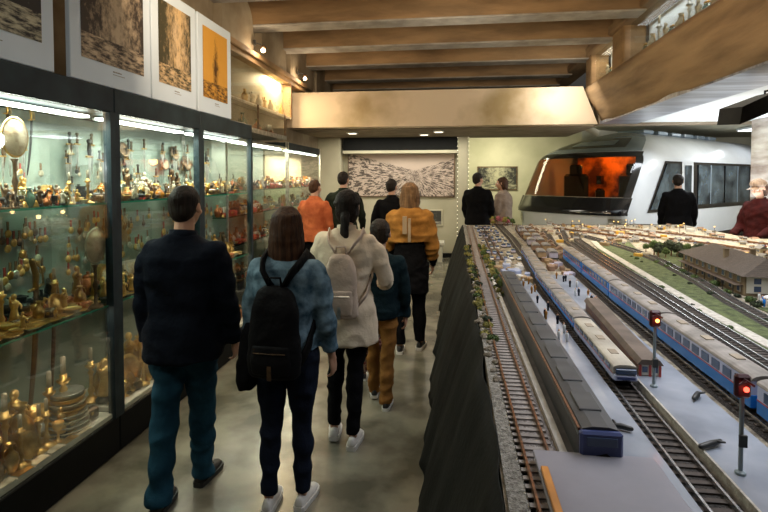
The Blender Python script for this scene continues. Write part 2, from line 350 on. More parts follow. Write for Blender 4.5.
# ================================================================== DISPLAY CABINETS
CX = -2.1; CB = -2.55
SH = [0.27, 0.955, 1.597]
def cabinet(y0, y1, where):
    r = empty('display_cabinet', (CX, y0, 0), 0, where, 'display cabinet')
    L = y1-y0
    f = MB()
    f.box(-0.47, 0.0, 0, L, 2.155, 2.31, 0, 0.008)
    MB().box(-0.47, 0, 0, L, 0.0, 0.235, 0, 0.008).build('plinth', M['base_dark'], r)
    f.box(-0.045, 0.004, -0.0, 0.045, 0.23, 2.16).box(-0.045, 0.004, L-0.045, L, 0.23, 2.16)
    f.build('frame', M['frame_dark'], r)
    MB().box(-0.47, -0.455, 0.0, L, 0.235, 2.155).build('back_panel', M['case_back'] , r)
    MB().box(-0.455, -0.02, 0.03, L-0.03, 0.236, 0.262).build('case_floor', M['paper'], r)
    MB().box(-0.012, -0.004, 0.04, L-0.04, 0.235, 2.155).build('glass_pane', M['glass'], r)
    for z in SH[1:]:
        s = MB().box(-0.44, -0.035, 0.02, L-0.02, z-0.010, z-0.001).build('shelf', M['shelf_glass'], r)
        MB().box(-0.035, -0.031, 0.02, L-0.02, z-0.011, z).build('shelf_edge', M['shelf_edge'], s)
    MB().box(-0.17, -0.11, 0.05, L-0.08, 2.120, 2.135).build('light_strip', M['led'], r)
    up = MB()
    for yy in (L*0.45, L*0.48): up.box(-0.452, -0.44, yy-0.006, yy+0.006, 0.26, 2.15)
    up.build('shelf_upright', M['silver'], r)
    area('case_light', (CX-0.14, (y0+y1)/2-0.015, 2.119), (0, 0, 0), 0.05, L-0.16, 17, GREENW, 170)
    area('case_light_mid', (CX-0.06, (y0+y1)/2, 0.94), (0, -25, 0), 0.03, L-0.2, 2.6, WARM2, 170)
    return r
cabs = [(1.84, 2.975), (2.975, 4.09), (4.09, 5.21)]
cabinet(*cabs[0], 'nearest tall black framed glass display cabinet, cut off by left edge')
cabinet(*cabs[1], 'middle tall black framed glass display cabinet, behind the man in jeans')
cabinet(*cabs[2], 'farthest tall black framed glass display cabinet, before the long haired woman')

# ---- framed prints standing along the cabinet tops
def print_board(y0, y1, z1, m, label, capt=True):
    L = y1-y0; h = z1-2.315
    r = empty('framed_print', (-2.105, y0, 2.312), 0, label, 'picture')
    MB().box(-0.03, 0.0, 0, L, 0, h, 0, 0.004).build('mat_board', M['mat_board'], r)
    b = MB(); bo = 0.085
    b.add([(0.002, bo, 0.135), (0.002, L-bo, 0.135), (0.002, L-bo, h-bo), (0.002, bo, h-bo)], [(0,1,2,3)])
    b.add([(0.0, bo, 0.135), (0.0, L-bo, 0.135), (0.0, L-bo, h-bo), (0.0, bo, h-bo)], [(3,2,1,0)])
    o = b.build('picture', m, r); uvquad(o)
    if capt:
        c = MB(); c.box(0, 0.001, L*0.47, L*0.58, 0.098, 0.106).box(0, 0.001, L*0.47, L*0.62, 0.083, 0.087)
        c.build('caption', M['caption_ink'], r)
print_board(1.66, 2.50, 3.16, sketch_mat('print_harbour', (0.42, 0.42, 0.30), (0.02, 0.02, 0.022), (0.55, 0.5, 0.38), 0.3, kind='street'), 'grey and cream framed street print leftmost above the cabinets')
print_board(2.615, 3.385, 3.16, sketch_mat('print_street', (0.62, 0.52, 0.38), (0.045, 0.035, 0.03), (0.45, 0.33, 0.22), 0.55, kind='street'), 'large sepia print of crowded street above the nearest cabinets')
print_board(3.40, 4.03, 3.14, sketch_mat('print_alley', (0.62, 0.50, 0.38), (0.05, 0.045, 0.025), (0.55, 0.33, 0.08), 0.6, kind='street'), 'sepia print with dark left side, beside the orange print')
print_board(4.065, 4.71, 3.14, sketch_mat('print_orange', (0.62, 0.33, 0.06), (0.07, 0.03, 0.01), (0.55, 0.27, 0.04), 0.5, kind='tower'), 'orange print with dark tower shape, rightmost above the cabinets')

# ================================================================== COLLECTIBLES
PROTO = {}
def wrap(name, fn, parts):
    pass
def P_figurine(c):
    r = empty('figurine')
    MB().lathe([(0.03,0),(0.032,0.008),(0.026,0.014),(0.022,0.022)], seg=12).build('plinth', M['iron'] if c != 'iron' else M['wood'], r, True)
    b = MB(); b.lathe([(0.020,0.02),(0.026,0.03),(0.019,0.06),(0.014,0.085),(0.020,0.105),(0.022,0.118),(0.012,0.128),(0.007,0.134)], seg=12)
    b.ell((0,0,0.147), (0.012,0.013,0.015), seg=10, ring=6)
    b.tube([(0,0.018,0.118),(0.012,0.03,0.095),(0.022,0.018,0.085)], [0.007,0.006,0.004], 7).tube([(0,-0.018,0.118),(0.008,-0.032,0.13),(0.010,-0.036,0.155)], [0.007,0.006,0.004], 7)
    b.build('figure', M[c], r, True); return r
def P_horse(c):
    r = empty('animal_statuette')
    MB().box(-0.05,0.05,-0.022,0.022,0,0.012,0,0.002).build('plinth', M['wood'], r)
    b = MB(); b.ell((0,0,0.07), (0.042,0.018,0.02)); b.tube([(0.03,0,0.08),(0.048,0,0.108),(0.052,0,0.118)], [0.014,0.009,0.008], 8); b.tube([(0.05,0,0.12),(0.072,0,0.108)], [0.009,0.005], 8, dome=True)
    for x in (-0.03, 0.03):
        for y in (-0.01, 0.01): b.tube([(x,y,0.065),(x+0.004,y,0.035),(x,y,0.011)], [0.008,0.005,0.0045], 7)
    b.tube([(-0.04,0,0.078),(-0.055,0,0.06),(-0.055,0,0.035)], [0.005,0.006,0.002], 6); b.build('figure', M[c], r, True); return r
def P_candlestick(c):
    r = empty('candlestick')
    MB().lathe([(0.045,0),(0.045,0.006),(0.02,0.016),(0.010,0.03),(0.016,0.05),(0.008,0.07),(0.008,0.12),(0.014,0.135),(0.007,0.15),(0.022,0.165),(0.024,0.17),(0.012,0.172),(0.012,0.19)], seg=14).build('stem', M[c], r, True)
    MB().lathe([(0.009,0.19),(0.009,0.25),(0.004,0.255)], seg=10).build('candle', M['ivory'], r, True); return r
def P_bowl(c):
    r = empty('bowl'); MB().lathe([(0.02,0),(0.022,0.006),(0.04,0.018),(0.055,0.038),(0.058,0.046),(0.054,0.045),(0.036,0.022),(0.004,0.012)], seg=18).build('body', M[c], r, True)
    MB().lathe([(0.0585,0.044),(0.060,0.047),(0.056,0.049),(0.054,0.046)], seg=18).build('rim', M['gold'], r, True); return r
def P_vase(c):
    r = empty('vase'); MB().lathe([(0.02,0),(0.024,0.005),(0.034,0.03),(0.040,0.06),(0.034,0.09),(0.014,0.115),(0.012,0.135),(0.02,0.15),(0.017,0.15),(0.008,0.12)], seg=16).build('body', M[c], r, True)
    h = MB()
    for s in (-1, 1): h.tube([(0,s*0.012,0.132),(0,s*0.035,0.13),(0,s*0.046,0.105),(0,s*0.037,0.08)], 0.0035, 6)
    h.build('handle', M['brass'], r, True); return r
def P_goblet(c):
    r = empty('goblet'); MB().lathe([(0.028,0),(0.028,0.004),(0.008,0.012),(0.006,0.04),(0.01,0.046),(0.006,0.052),(0.02,0.064),(0.028,0.085),(0.029,0.11),(0.026,0.11),(0.018,0.072),(0.002,0.062)], seg=14).build('body', M[c], r, True); return r
def P_teapot(c):
    r = empty('teapot'); b = MB().lathe([(0.025,0),(0.03,0.006),(0.048,0.03),(0.046,0.055),(0.026,0.075),(0.022,0.08)], seg=16); b.build('body', M[c], r, True)
    MB().lathe([(0.024,0.078),(0.020,0.088),(0.005,0.094),(0.008,0.102),(0.002,0.106)], seg=12).build('lid', M[c], r, True)
    MB().tube([(0,0.04,0.03),(0,0.07,0.05),(0,0.085,0.085)], [0.011,0.008,0.005], 8).build('spout', M[c], r, True)
    MB().tube([(0,-0.042,0.06),(0,-0.075,0.065),(0,-0.078,0.035),(0,-0.045,0.022)], 0.005, 7).build('handle', M['wood'], r, True); return r
def P_casket(c):
    r = empty('casket'); MB().box(-0.035,0.035,-0.05,0.05,0.005,0.04,0,0.003).build('body', M[c], r)
    MB().prism([(-0.036,0.041),(0.036,0.041),(0.03,0.055),(0.012,0.064),(-0.012,0.064),(-0.03,0.055)], 'y', -0.051, 0.051).build('lid', M[c], r)
    MB().box(0.035,0.039,-0.008,0.008,0.03,0.048).build('clasp', M['brass'], r); return r
def P_plate(c):
    r = empty('plate'); o = MB().lathe([(0.02,0),(0.05,0.004),(0.075,0.014),(0.078,0.016),(0.076,0.018),(0.048,0.008),(0.002,0.006)], seg=20).build('dish', M[c], r, True)
    o.rotation_euler = (0, R(72), 0); o.location = (-0.01, 0, 0.075)
    MB().tube([(-0.04,0,0.0),(-0.02,0,0.05)], 0.003, 6).tube([(-0.04,0,0.003),(0.025,0,0.003),(0.03,0,0.014)], 0.003, 6).build('stand', M['iron'], r); return r
def P_dish(c):
    r = empty('dish'); MB().lathe([(0.03,0),(0.05,0.006),(0.08,0.018),(0.082,0.021),(0.079,0.021),(0.048,0.010),(0.002,0.006)], seg=20, sx=0.75).build('body', M[c], r, True)
    MB().lathe([(0.081,0.020),(0.0835,0.023),(0.080,0.024)], seg=20, sx=0.75).build('rim', M['brass'], r, True); return r
def P_dagger(c):
    r = empty('dagger')
    MB().grid([[(0,-0.011,0.0+z*0.0),( 0.003,0,0),(0,0.011,0),(-0.003,0,0)] if False else [(0,-w_,z),(0.003,0,z),(0,w_,z),(-0.003,0,z)] for z, w_ in ((0,0.001),(0.05,0.008),(0.14,0.011),(0.20,0.012))], 0, True, True).build('blade', M['silver'], r)
    MB().box(-0.006,0.006,-0.03,0.03,0.20,0.210,0,0.002).build('crossguard', M['brass'], r)
    MB().lathe([(0.007,0.21),(0.010,0.235),(0.007,0.265),(0.012,0.275),(0.010,0.285),(0.002,0.288)], seg=10).build('hilt', M[c], r, True); return r
def P_sabre(c):
    r = empty('curved_sword'); pts = [(0, 0.05*math.sin(t*1.5)-0.02, 0.0+t*0.42) for t in [i/10 for i in range(11)]]
    MB().tube(pts, [0.004,0.007,0.009,0.010,0.011,0.011,0.012,0.012,0.012,0.012,0.012], 8, flat=0.35, up=(1,0,0)).build('scabbard', M[c], r, True)
    MB().tube([(0,0.028,0.42),(0,0.03,0.46),(0,0.015,0.50)], [0.008,0.009,0.007], 8, dome=True).build('hilt', M['brass'], r, True)
    MB().tube([(0,0.0,0.415),(0,0.06,0.425)], 0.004, 6).tube([(0,0.06,0.425),(0,0.055,0.47),(0,0.02,0.505)], 0.003, 6).build('guard', M['gold'], r, True); return r
def P_photo(c):
    r = empty('photo_card'); a = MB().box(-0.004,0.0,-0.055,0.055,0,0.10,0,0.001).build('card', M['paper'], r)
    b = MB().box(0.0,0.001,-0.045,0.045,0.012,0.088).build('print', M[c], r)
    for o in (a, b): o.rotation_euler = (0, R(-14), 0)
    MB().tube([(-0.055,0,0),(-0.028,0,0.07)], 0.002, 5).build('prop', M['iron'], r); return r
def P_bell(c):
    r = empty('hand_bell'); MB().lathe([(0.032,0),(0.028,0.012),(0.02,0.035),(0.014,0.05),(0.004,0.056)], seg=14).build('bell', M[c], r, True)
    MB().lathe([(0.005,0.055),(0.008,0.075),(0.005,0.095),(0.008,0.10),(0.002,0.106)], seg=10).build('handle', M['wood'], r, True); return r
def P_clock(c):
    r = empty('mantel_clock'); MB().box(-0.025,0.02,-0.045,0.045,0,0.012,0,0.002).prism([(-0.038,0.012),(0.038,0.012),(0.038,0.08),(0.026,0.105),(0,0.115),(-0.026,0.105),(-0.038,0.08)], 'x', -0.02, 0.015).build('case', M[c], r)
    o = MB().lathe([(0.028,0),(0.028,0.003),(0.002,0.004)], seg=18).build('dial', M['dial'], r, True); o.rotation_euler = (0, R(90), 0); o.location = (0.016, 0, 0.068)
    MB().box(0.020,0.021,-0.001,0.001,0.068,0.088).box(0.020,0.021,-0.001,0.014,0.067,0.069).build('clock_hand', M['iron'], r); return r
def P_engine(c):
    r = empty('toy_locomotive'); MB().box(-0.02,0.02,-0.07,0.07,0.016,0.026,0,0.002).build('chassis', M['iron'], r)
    o = MB(); P = [[(0.016*math.cos(a*PI/6), y, 0.044+0.016*math.sin(a*PI/6)) for a in range(12)] for y in (-0.02, 0.066)]
    o.grid(P, 0, True, True).build('boiler', M[c], r, False)
    MB().box(-0.019,0.019,-0.066,-0.022,0.026,0.07,0,0.003).box(-0.022,0.022,-0.07,-0.018,0.07,0.075).build('cab', M[c], r)
    MB().lathe([(0.006,0.058),(0.005,0.075),(0.008,0.083)], (0,0.05,0), seg=10).build('funnel', M['iron'], r)
    for y in (-0.05, -0.015, 0.02, 0.052):
        w_ = MB(); 
        for s in (-1, 1): w_.grid([[(x, y+0.013*math.cos(a*PI/6), 0.013+0.013*math.sin(a*PI/6)) for a in range(12)] for x in (s*0.018, s*0.023)], 0, True, True)
        w_.build('wheel_pair', M['red'], r)
    return r
def P_pendant(c):
    r = empty('hanging_medallion'); o = MB().lathe([(0.022,0),(0.024,0.003),(0.016,0.005),(0.002,0.007)], seg=14).build('medal', M[c], r, True); o.rotation_euler = (0, R(90), 0)
    MB().box(-0.001,0.003,-0.007,0.007,0.022,0.07).build('ribbon', M['red'] if c == 'gold' else M['wood'], r); return r
def P_bell_jar(c):
    r = empty('glass_jar'); MB().lathe([(0.03,0),(0.032,0.003),(0.032,0.07),(0.022,0.085),(0.022,0.095),(0.02,0.095),(0.02,0.085),(0.029,0.07),(0.029,0.006),(0.002,0.005)], seg=16).build('glass', M['bell_glass'], r, True)
    MB().lathe([(0.026,0.007),(0.027,0.045),(0.002,0.047)], seg=12).build('contents', M[c], r, True)
    MB().lathe([(0.023,0.094),(0.023,0.104),(0.006,0.108),(0.002,0.116)], seg=12).build('stopper', M['brass'], r, True); return r
KINDS = {'figurine': (P_figurine, 'figurine', 0.05), 'horse': (P_horse, 'horse statuette', 0.07), 'candlestick': (P_candlestick, 'candlestick', 0.055), 'bowl': (P_bowl, 'bowl', 0.07), 'vase': (P_vase, 'vase', 0.06),
 'goblet': (P_goblet, 'goblet', 0.05), 'teapot': (P_teapot, 'teapot', 0.09), 'casket': (P_casket, 'casket', 0.07), 'plate': (P_plate, 'plate on stand', 0.09), 'dish': (P_dish, 'dish', 0.09), 'dagger': (P_dagger, 'upright dagger', 0.045),
 'sabre': (P_sabre, 'upright sabre', 0.06), 'photo': (P_photo, 'photo card', 0.075), 'bell': (P_bell, 'hand bell', 0.05), 'clock': (P_clock, 'mantel clock', 0.07), 'engine': (P_engine, 'toy locomotive', 0.10), 'pendant': (P_pendant, 'hanging medallion', 0.04), 'jar': (P_bell_jar, 'glass jar', 0.05)}
CNAME = {'brass': 'brass', 'gold': 'golden', 'bronze': 'dark bronze', 'silver': 'silver', 'iron': 'black iron', 'copper': 'copper', 'ivory': 'ivory', 'amber': 'amber', 'wood': 'wooden', 'red': 'red', 'paper': 'pale', 'green_glaze': 'green', 'dial': 'speckled'}
def item(kind, c):
    k = (kind, c)
    if k not in PROTO: PROTO[k] = KINDS[kind][0](c); return PROTO[k]
    return copy_tree(PROTO[k])
CATN = {'horse': 'statuette', 'plate': 'plate', 'dagger': 'dagger', 'sabre': 'sword', 'photo': 'photo', 'bell': 'bell', 'clock': 'clock', 'engine': 'toy train', 'pendant': 'medal', 'jar': 'jar'}
BOOK = {}
def put(kind, c, x, y, z, rz, s, place, short):
    o = item(kind, c); o.location = (x, y, z); o.rotation_euler = (0, 0, rz); o.scale = (s, s, s)
    o['category'] = CATN.get(kind, kind); o['group'] = 'curios: '+place
    BOOK.setdefault((kind, c, place), []).append((y, o)); return o
def finish_labels():
    for (kind, c, place), l in BOOK.items():
        l.sort(key=lambda t: t[0]); nm = CNAME[c]+' '+KINDS[kind][1]
        for i, (y, o) in enumerate(l):
            o['label'] = (nm+', '+place) if len(l) == 1 else (nth(i)+' '+nm+' from left, '+place)
rnd = random.Random(11)
def fill(y0, y1, z, x, pool, place, smin=0.9, smax=1.3, gap=0.0, maxh=0.5):
    y = y0
    while True:
        kind, c = rnd.choice(pool); s = rnd.uniform(smin, smax); w_ = KINDS[kind][2]*s
        if y+w_*2*0.62 > y1: break
        y += w_*0.5
        put(kind, c, x+rnd.uniform(-0.012, 0.012), y, z, rnd.uniform(-0.35, 0.35) if kind in ('sabre','dagger','photo','plate','clock') else rnd.uniform(-0.9, 0.9), s, place, '')
        y += w_*0.5+gap
CN = ['nearest cabinet', 'middle cabinet', 'farthest cabinet']
bright = [('figurine','ivory'),('horse','iron'),('figurine','bronze'),('engine','iron'),('figurine','brass'),('horse','bronze'),('candlestick','brass'),('vase','green_glaze'),('goblet','silver'),('teapot','copper'),('photo','dial'),('clock','gold'),('jar','amber'),('casket','wood'),('bell','brass'),('bowl','ivory')]
dark = [('engine','iron'),('horse','iron'),('figurine','bronze'),('teapot','amber'),('jar','amber'),('goblet','brass'),('figurine','ivory'),('bowl','copper'),('casket','bronze'),('dagger','iron')]
golds = [('dish','brass'),('dish','ivory'),('bowl','gold'),('dish','copper'),('horse','gold'),('bowl','ivory'),('figurine','gold'),('dish','silver'),('casket','copper')]
low = [('candlestick','gold'),('figurine','gold'),('vase','brass'),('plate','brass'),('candlestick','brass'),('vase','copper'),('goblet','gold'),('casket','bronze')]
for ci, (a, b) in enumerate(cabs):
    a2, b2 = (a if ci else 2.02)+0.06, b-0.06
    top = bright if ci == 0 else dark
    fill(a2, b2, SH[2], -2.20, top, 'front row, upper shelf, '+CN[ci], 0.45, 0.8, 0.0)
    fill(a2, b2, SH[2], -2.34, dark if ci else bright, 'back row, upper shelf, '+CN[ci], 0.6, 1.0, 0.0)
    fill(a2, b2, SH[2], -2.27, dark, 'middle row, upper shelf, '+CN[ci], 0.5, 0.85, 0.0)
    fill(a2, b2, SH[1], -2.19, golds, 'front row, lower shelf, '+CN[ci], 0.55, 0.85, 0.0)
    fill(a2, b2, SH[1], -2.33, golds+[('sabre','wood'),('candlestick','gold')] if ci == 0 else bright, 'back row, lower shelf, '+CN[ci], 0.7, 1.1, 0.0)
    fill(a2, b2, SH[0], -2.20, low, 'front row, cabinet floor, '+CN[ci], 0.8, 1.2, 0.0)
    fill(a2, b2, SH[0], -2.38, low+[('sabre','bronze')], 'back row, cabinet floor, '+CN[ci], 1.3, 2.1, 0.02)
    fill(a2, b2, SH[2], -2.45, bright if ci == 0 else dark, 'rearmost row, upper shelf, '+CN[ci], 0.9, 1.5, 0.01)
    fill(a2, b2, SH[1], -2.26, golds+low, 'middle row, lower shelf, '+CN[ci], 0.6, 1.0, 0.0)
    fill(a2, b2, SH[1], -2.45, bright+[('sabre', 'brass'), ('candlestick', 'gold')], 'rearmost row, lower shelf, '+CN[ci], 1.0, 1.7, 0.01)
    fill(a2, b2, SH[0], -2.29, low, 'middle row, cabinet floor, '+CN[ci], 1.2, 1.9, 0.01)
    # things hung on the back panel
    n = 20 if ci == 0 else 12
    for k in range(n):
        y = a2+0.05+(b2-a2-0.1)*k/(n-1)
        put('pendant', ('gold', 'brass', 'silver')[k % 3], -2.53, y, 1.15+0.1*rnd.random(), 0, 1.1, 'hung low behind lower shelf, '+CN[ci], '')
        put('pendant', ('brass', 'gold', 'bronze')[(k+ci) % 3], -2.53, y+0.03, 1.36+0.08*rnd.random(), 0, 1.0, 'hung high behind lower shelf, '+CN[ci], '')
    for k in range(22):
        y = a2+0.04+(b2-a2-0.08)*rnd.random(); kd, cc = rnd.choice([('plate', 'bronze'), ('pendant', 'iron'), ('dagger', 'bronze'), ('pendant', 'bronze'), ('dagger', 'iron'), ('pendant', 'ivory')] if ci else [('pendant', 'gold'), ('dagger', 'bronze'), ('pendant', 'ivory'), ('photo', 'dial')])
        put(kd, cc, -2.525, y, rnd.uniform(1.72, 1.92) if kd != 'dagger' else rnd.uniform(1.68, 1.8), 0, rnd.uniform(0.6, 1.0), 'hung above upper shelf, '+CN[ci], '')
        y = a2+0.04+(b2-a2-0.08)*rnd.random(); put('pendant', rnd.choice(['gold', 'ivory', 'brass']), -2.53, y, rnd.uniform(1.1, 1.45), 0, rnd.uniform(0.7, 1.3), 'hung between shelves, '+CN[ci], '')
    for k in range(5 if ci else 4):
        y = a2+(0.45 if ci == 0 else 0.08)+(b2-a2-(0.5 if ci == 0 else 0.16))*k/4
        put(('dagger', 'sabre')[k % 2] if ci == 0 else 'dagger', ('iron', 'bronze', 'wood')[k % 3], -2.525, y, 1.76+0.03*rnd.random(), 0, 0.8 if k % 2 and ci == 0 else 1.0, 'hung above upper shelf, '+CN[ci], '')
# big special pieces
def disc_mirror(y, z, s, name, label):
    r = empty(name, (-2.235 if z > 1.2 else -2.15, y, z), 0, label, 'mirror')
    o = MB().lathe([(0.083,0),(0.085,0.006),(0.080,0.010),(0.076,0.008)], seg=28, sx=1.25).build('rim', M['brass'] if z > 1.2 else M['ivory'], r, True); o.rotation_euler = (0, R(90), 0); o.location = (0, 0, 0.36)
    o = MB().lathe([(0.077,0.004),(0.077,0.009),(0.002,0.011)], seg=28, sx=1.25).build('disc', M['pale_disc'], r, True); o.rotation_euler = (0, R(90), 0); o.location = (0, 0, 0.36)
    MB().lathe([(0.045,0),(0.04,0.012),(0.01,0.03),(0.008,0.10),(0.016,0.13),(0.008,0.16),(0.010,0.23),(0.02,0.25)], seg=12).build('stem', M['bronze'], r, True)
    r.scale = (s, s, s)
disc_mirror(2.37, 1.60, 1.0, 'round_table_mirror', 'pale round mirror on a bronze stem, upper shelf, nearest cabinet')
disc_mirror(2.84, 0.96, 1.05, 'oval_table_mirror', 'speckled pale oval disc on stand, lower shelf, nearest cabinet')
for k in range(8):
    z = 0.262+0.03*k
    o = MB().lathe([(0.05,0),(0.09,0.006),(0.115-0.004*k,0.022),(0.118-0.004*k,0.027),(0.113-0.004*k,0.028),(0.06,0.014),(0.002,0.012)], seg=24).build('stacked_plate', M[('ivory','silver','ivory','silver','brass','ivory','brass','silver')[k]], None, True)
    o.location = (-2.24, 2.70, z); tag(o, nth(k)+' plate from the bottom in the stack, floor of nearest cabinet', 'plate', 'stack of plates on the cabinet floor')
for k in range(7):
    y = 2.06+k*0.105
    r = empty('booklet', (-2.14, y, 0.263), rnd.uniform(-0.1, 0.1), nth(k)+' pale booklet from left lying along the nearest cabinet floor', 'book', 'booklets along the cabinet floor')
    MB().box(-0.025,0.025,-0.045,0.045,0,0.010,0,0.001).build('pages', M['paper'], r); MB().box(-0.026,0.026,-0.046,0.046,0.010,0.0125).build('cover', M[('dial','ivory','brass')[k % 3]], r)

# ---- glass cases further along the left wall
def wall_case(y0, y1, xf, label, header, warm):
    r = empty('wall_showcase', (xf, y0, 0), 0, label, 'display case'); L = y1-y0
    MB().box(xf*0-0.38, 0, 0, L, 0, 0.5, 0, 0.006).build('plinth', M['base_dark'] if not warm else M['far_plaster'], r)
    MB().box(-0.385, -0.37, 0, L, 0.5, 2.3).build('back_panel', M['case_back_warm'] if warm else M['case_back'], r)
    MB().box(-0.37, 0, 0, L, 2.19, 2.30 if header else 2.22, 0, 0.004).build('header', M['frame_dark'] if header else M['silver'], r)
    MB().box(-0.37, 0.0, L-0.012, L, 0.5, 2.19).build('end_pane', M['glass'], r)
    MB().box(-0.012, -0.004, 0, L, 0.5, 2.19).build('glass_pane', M['glass'], r)
    MB().box(-0.01, 0.01, L-0.02, L, 0.5, 2.3).box(-0.01, 0.01, 0, 0.02, 0.5, 2.3).build('post', M['silver'], r)
    for z in (0.95, 1.3, 1.6): MB().box(-0.36, -0.03, 0.01, L-0.02, z-0.01, z).build('shelf', M['shelf_glass'], r)
    MB().box(-0.10, -0.05, 0.1, L-0.1, 2.165, 2.18).build('light_strip', M['led'], r)
    area('case_light', (xf-0.12, (y0+y1)/2, 2.15), (0, 0, 0), 0.08, L-0.2, 48 if warm else 18, (1, 0.9, 0.66) if warm else (1.0, 0.95, 0.8), 170)
wall_case(5.45, 7.55, -2.5, 'glass wall showcase just past the tall cabinets, with warm lit shelves', False, False)
wall_case(7.62, 9.55, -2.5, 'bright glass showcase under a dark header, behind the orange jacket', True, True)
mix = [('figurine','amber'),('vase','copper'),('teapot','copper'),('bowl','amber'),('figurine','wood'),('jar','amber'),('clock','red'),('goblet','brass'),('casket','red'),('vase','wood')]
mix2 = [('figurine','silver'),('engine','iron'),('photo','ivory'),('bowl','brass'),('jar','amber'),('figurine','bronze'),('casket','red'),('goblet','silver'),('horse','iron'),('bell','brass')]
for nm_, a, b in (('first wall showcase', 5.5, 7.5), ('bright wall showcase', 7.7, 9.5)):
    for zi, z in enumerate((0.5, 0.95, 1.3, 1.6)):
        fill(a, b, z, -2.66, mix, ('case floor', 'bottom shelf', 'middle shelf', 'top shelf')[zi]+', '+nm_, 0.7, 1.25, 0.0)
        fill(a, b, z, -2.58, mix2, 'front of '+('case floor', 'bottom shelf', 'middle shelf', 'top shelf')[zi]+', '+nm_, 0.7, 1.2, 0.0)
finish_labels()

# lit glass vitrine high on the left wall
r = empty('wall_light_box', (-2.88, 4.9, 2.76), 0, 'glowing warm glass vitrine high on left wall beside the pale cross beam', 'display case')
MB().box(0, 0.01, 0, 3.6, 0, 0.6).build('back_panel', M['case_back_warm'], r)
MB().box(0, 0.16, 0, 3.6, -0.02, 0.02).build('bottom_shelf', M['silver'], r)
MB().box(0.145, 0.15, 0, 3.6, 0.02, 0.59).build('glass_pane', M['glass'], r)
MB().box(0, 0.16, 3.58, 3.62, -0.02, 0.6).build('end_frame', M['wood'], r)
area('vitrine_light', (-2.80, 8.0, 3.33), (0, 12, 0), 0.05, 0.7, 45, (1, 0.74, 0.42))
for k in range(7):
    o = item('figurine' if k % 2 else 'vase', 'ivory' if k % 3 else 'brass'); o.location = (-2.80, 6.7+k*0.25, 2.78); o.scale = (1.2,)*3
    tag(o, nth(k)+' small ornament from left in the glowing high wall vitrine', 'ornament', 'ornaments in the high wall vitrine')
# lower canopy of glass and metal beside the cabinets' end
r = empty('glass_canopy', (-2.9, 5.3, 2.32), 0, 'glass and metal canopy shelf above the first wall showcase', 'shelf')
MB().box(0, 0.42, 0, 2.2, 0, 0.02).box(0.40, 0.42, 0, 2.2, 0.02, 0.06).build('tray', M['silver'], r)
MB().box(0.40, 0.405, 0, 2.2, 0.06, 0.36).build('glass_pane', M['glass'], r)
for yy in (0.0, 1.1, 2.18): MB().box(0.39, 0.41, yy, yy+0.02, 0.02, 0.38).build('post', M['bronze'], r)
for k in range(9):
    o = item(('vase', 'goblet', 'teapot')[k % 3], ('green_glaze', 'silver', 'copper')[k % 3]); o.location = (-2.68+0.08*(k % 2), 5.45+k*0.23, 2.34); o.scale = (1.5,)*3
    tag(o, nth(k)+' vessel from left standing on the glass canopy shelf', 'vessel', 'vessels on the canopy shelf')

# spot fixtures on the left wall
dm('bulb', (1, 0.8, 0.5), (1, 0.8, 0.5), 1, 0.4, emit=30, emc=(1, 0.72, 0.4))
def wall_spot(x, y, z, label):
    r = empty('spotlight', (x, y, z), 0, label, 'spotlight')
    MB().tube([(-0.12, -0.02, 0.08), (-0.05, 0, 0.06), (0, 0, 0.03)], 0.008, 8).build('arm', M['iron'], r)
    MB().box(-0.14, -0.11, -0.04, 0.0, 0.04, 0.12, 0, 0.004).build('mount', M['iron'], r)
    o = MB().lathe([(0.02,0.05),(0.035,0.03),(0.045,-0.02),(0.042,-0.02),(0.03,0.02)], seg=14).build('shade', M['bronze'], r, True); o.rotation_euler = (R(40), 0, 0)
    MB().ell((0, -0.025, -0.03), (0.03, 0.03, 0.03)).build('bulb', M['bulb'], r, True)
    point('spotlight_lamp', (x+0.02, y-0.1, z-0.06), 6.5, WARM, 0.04)
wall_spot(-2.62, 6.95, 3.56, 'glowing warm spotlight high on left wall, nearer of two')
wall_spot(-2.62, 9.0, 3.56, 'glowing warm spotlight high on left wall above the cross beam')

# ---- figures and boards in the openings above the long beam
for a, b, nm_ in ((8.35, 9.45, 'farther'), (5.15, 7.7, 'nearer'), (2.45, 4.55, 'overhead')):
    r = empty('loft_vitrine', (2.62, a, 3.38), 0, nm_+' bright glass vitrine between the posts above the long beam', 'display case')
    MB().box(0.12, 0.14, 0, b-a, 0, 0.54).build('back_panel', M['white_panel'], r); MB().box(-0.13, -0.125, 0, b-a, 0, 0.54).build('glass_pane', M['glass'], r)
    area('loft_light', (2.62, (a+b)/2, 3.88), (0, 0, 0), 0.15, b-a-0.1, 5, (0.95, 0.97, 1.0) if nm_ != 'farther' else WARM2)
    for k in range(int((b-a)/0.22)):
        o = item(('candlestick', 'vase', 'jar', 'figurine')[k % 4], ('silver', 'ivory', 'green_glaze', 'ivory')[k % 4]) if True else None
        o.location = (2.60, a+0.15+k*0.21, 3.385); o.scale = (1.7,)*3
        tag(o, nth(k)+' ornament from the far end, '+nm_+' vitrine above long beam' if False else nth(k)+' ornament counted away from viewer, '+nm_+' vitrine above long beam', 'ornament', nm_+' loft vitrine ornaments')
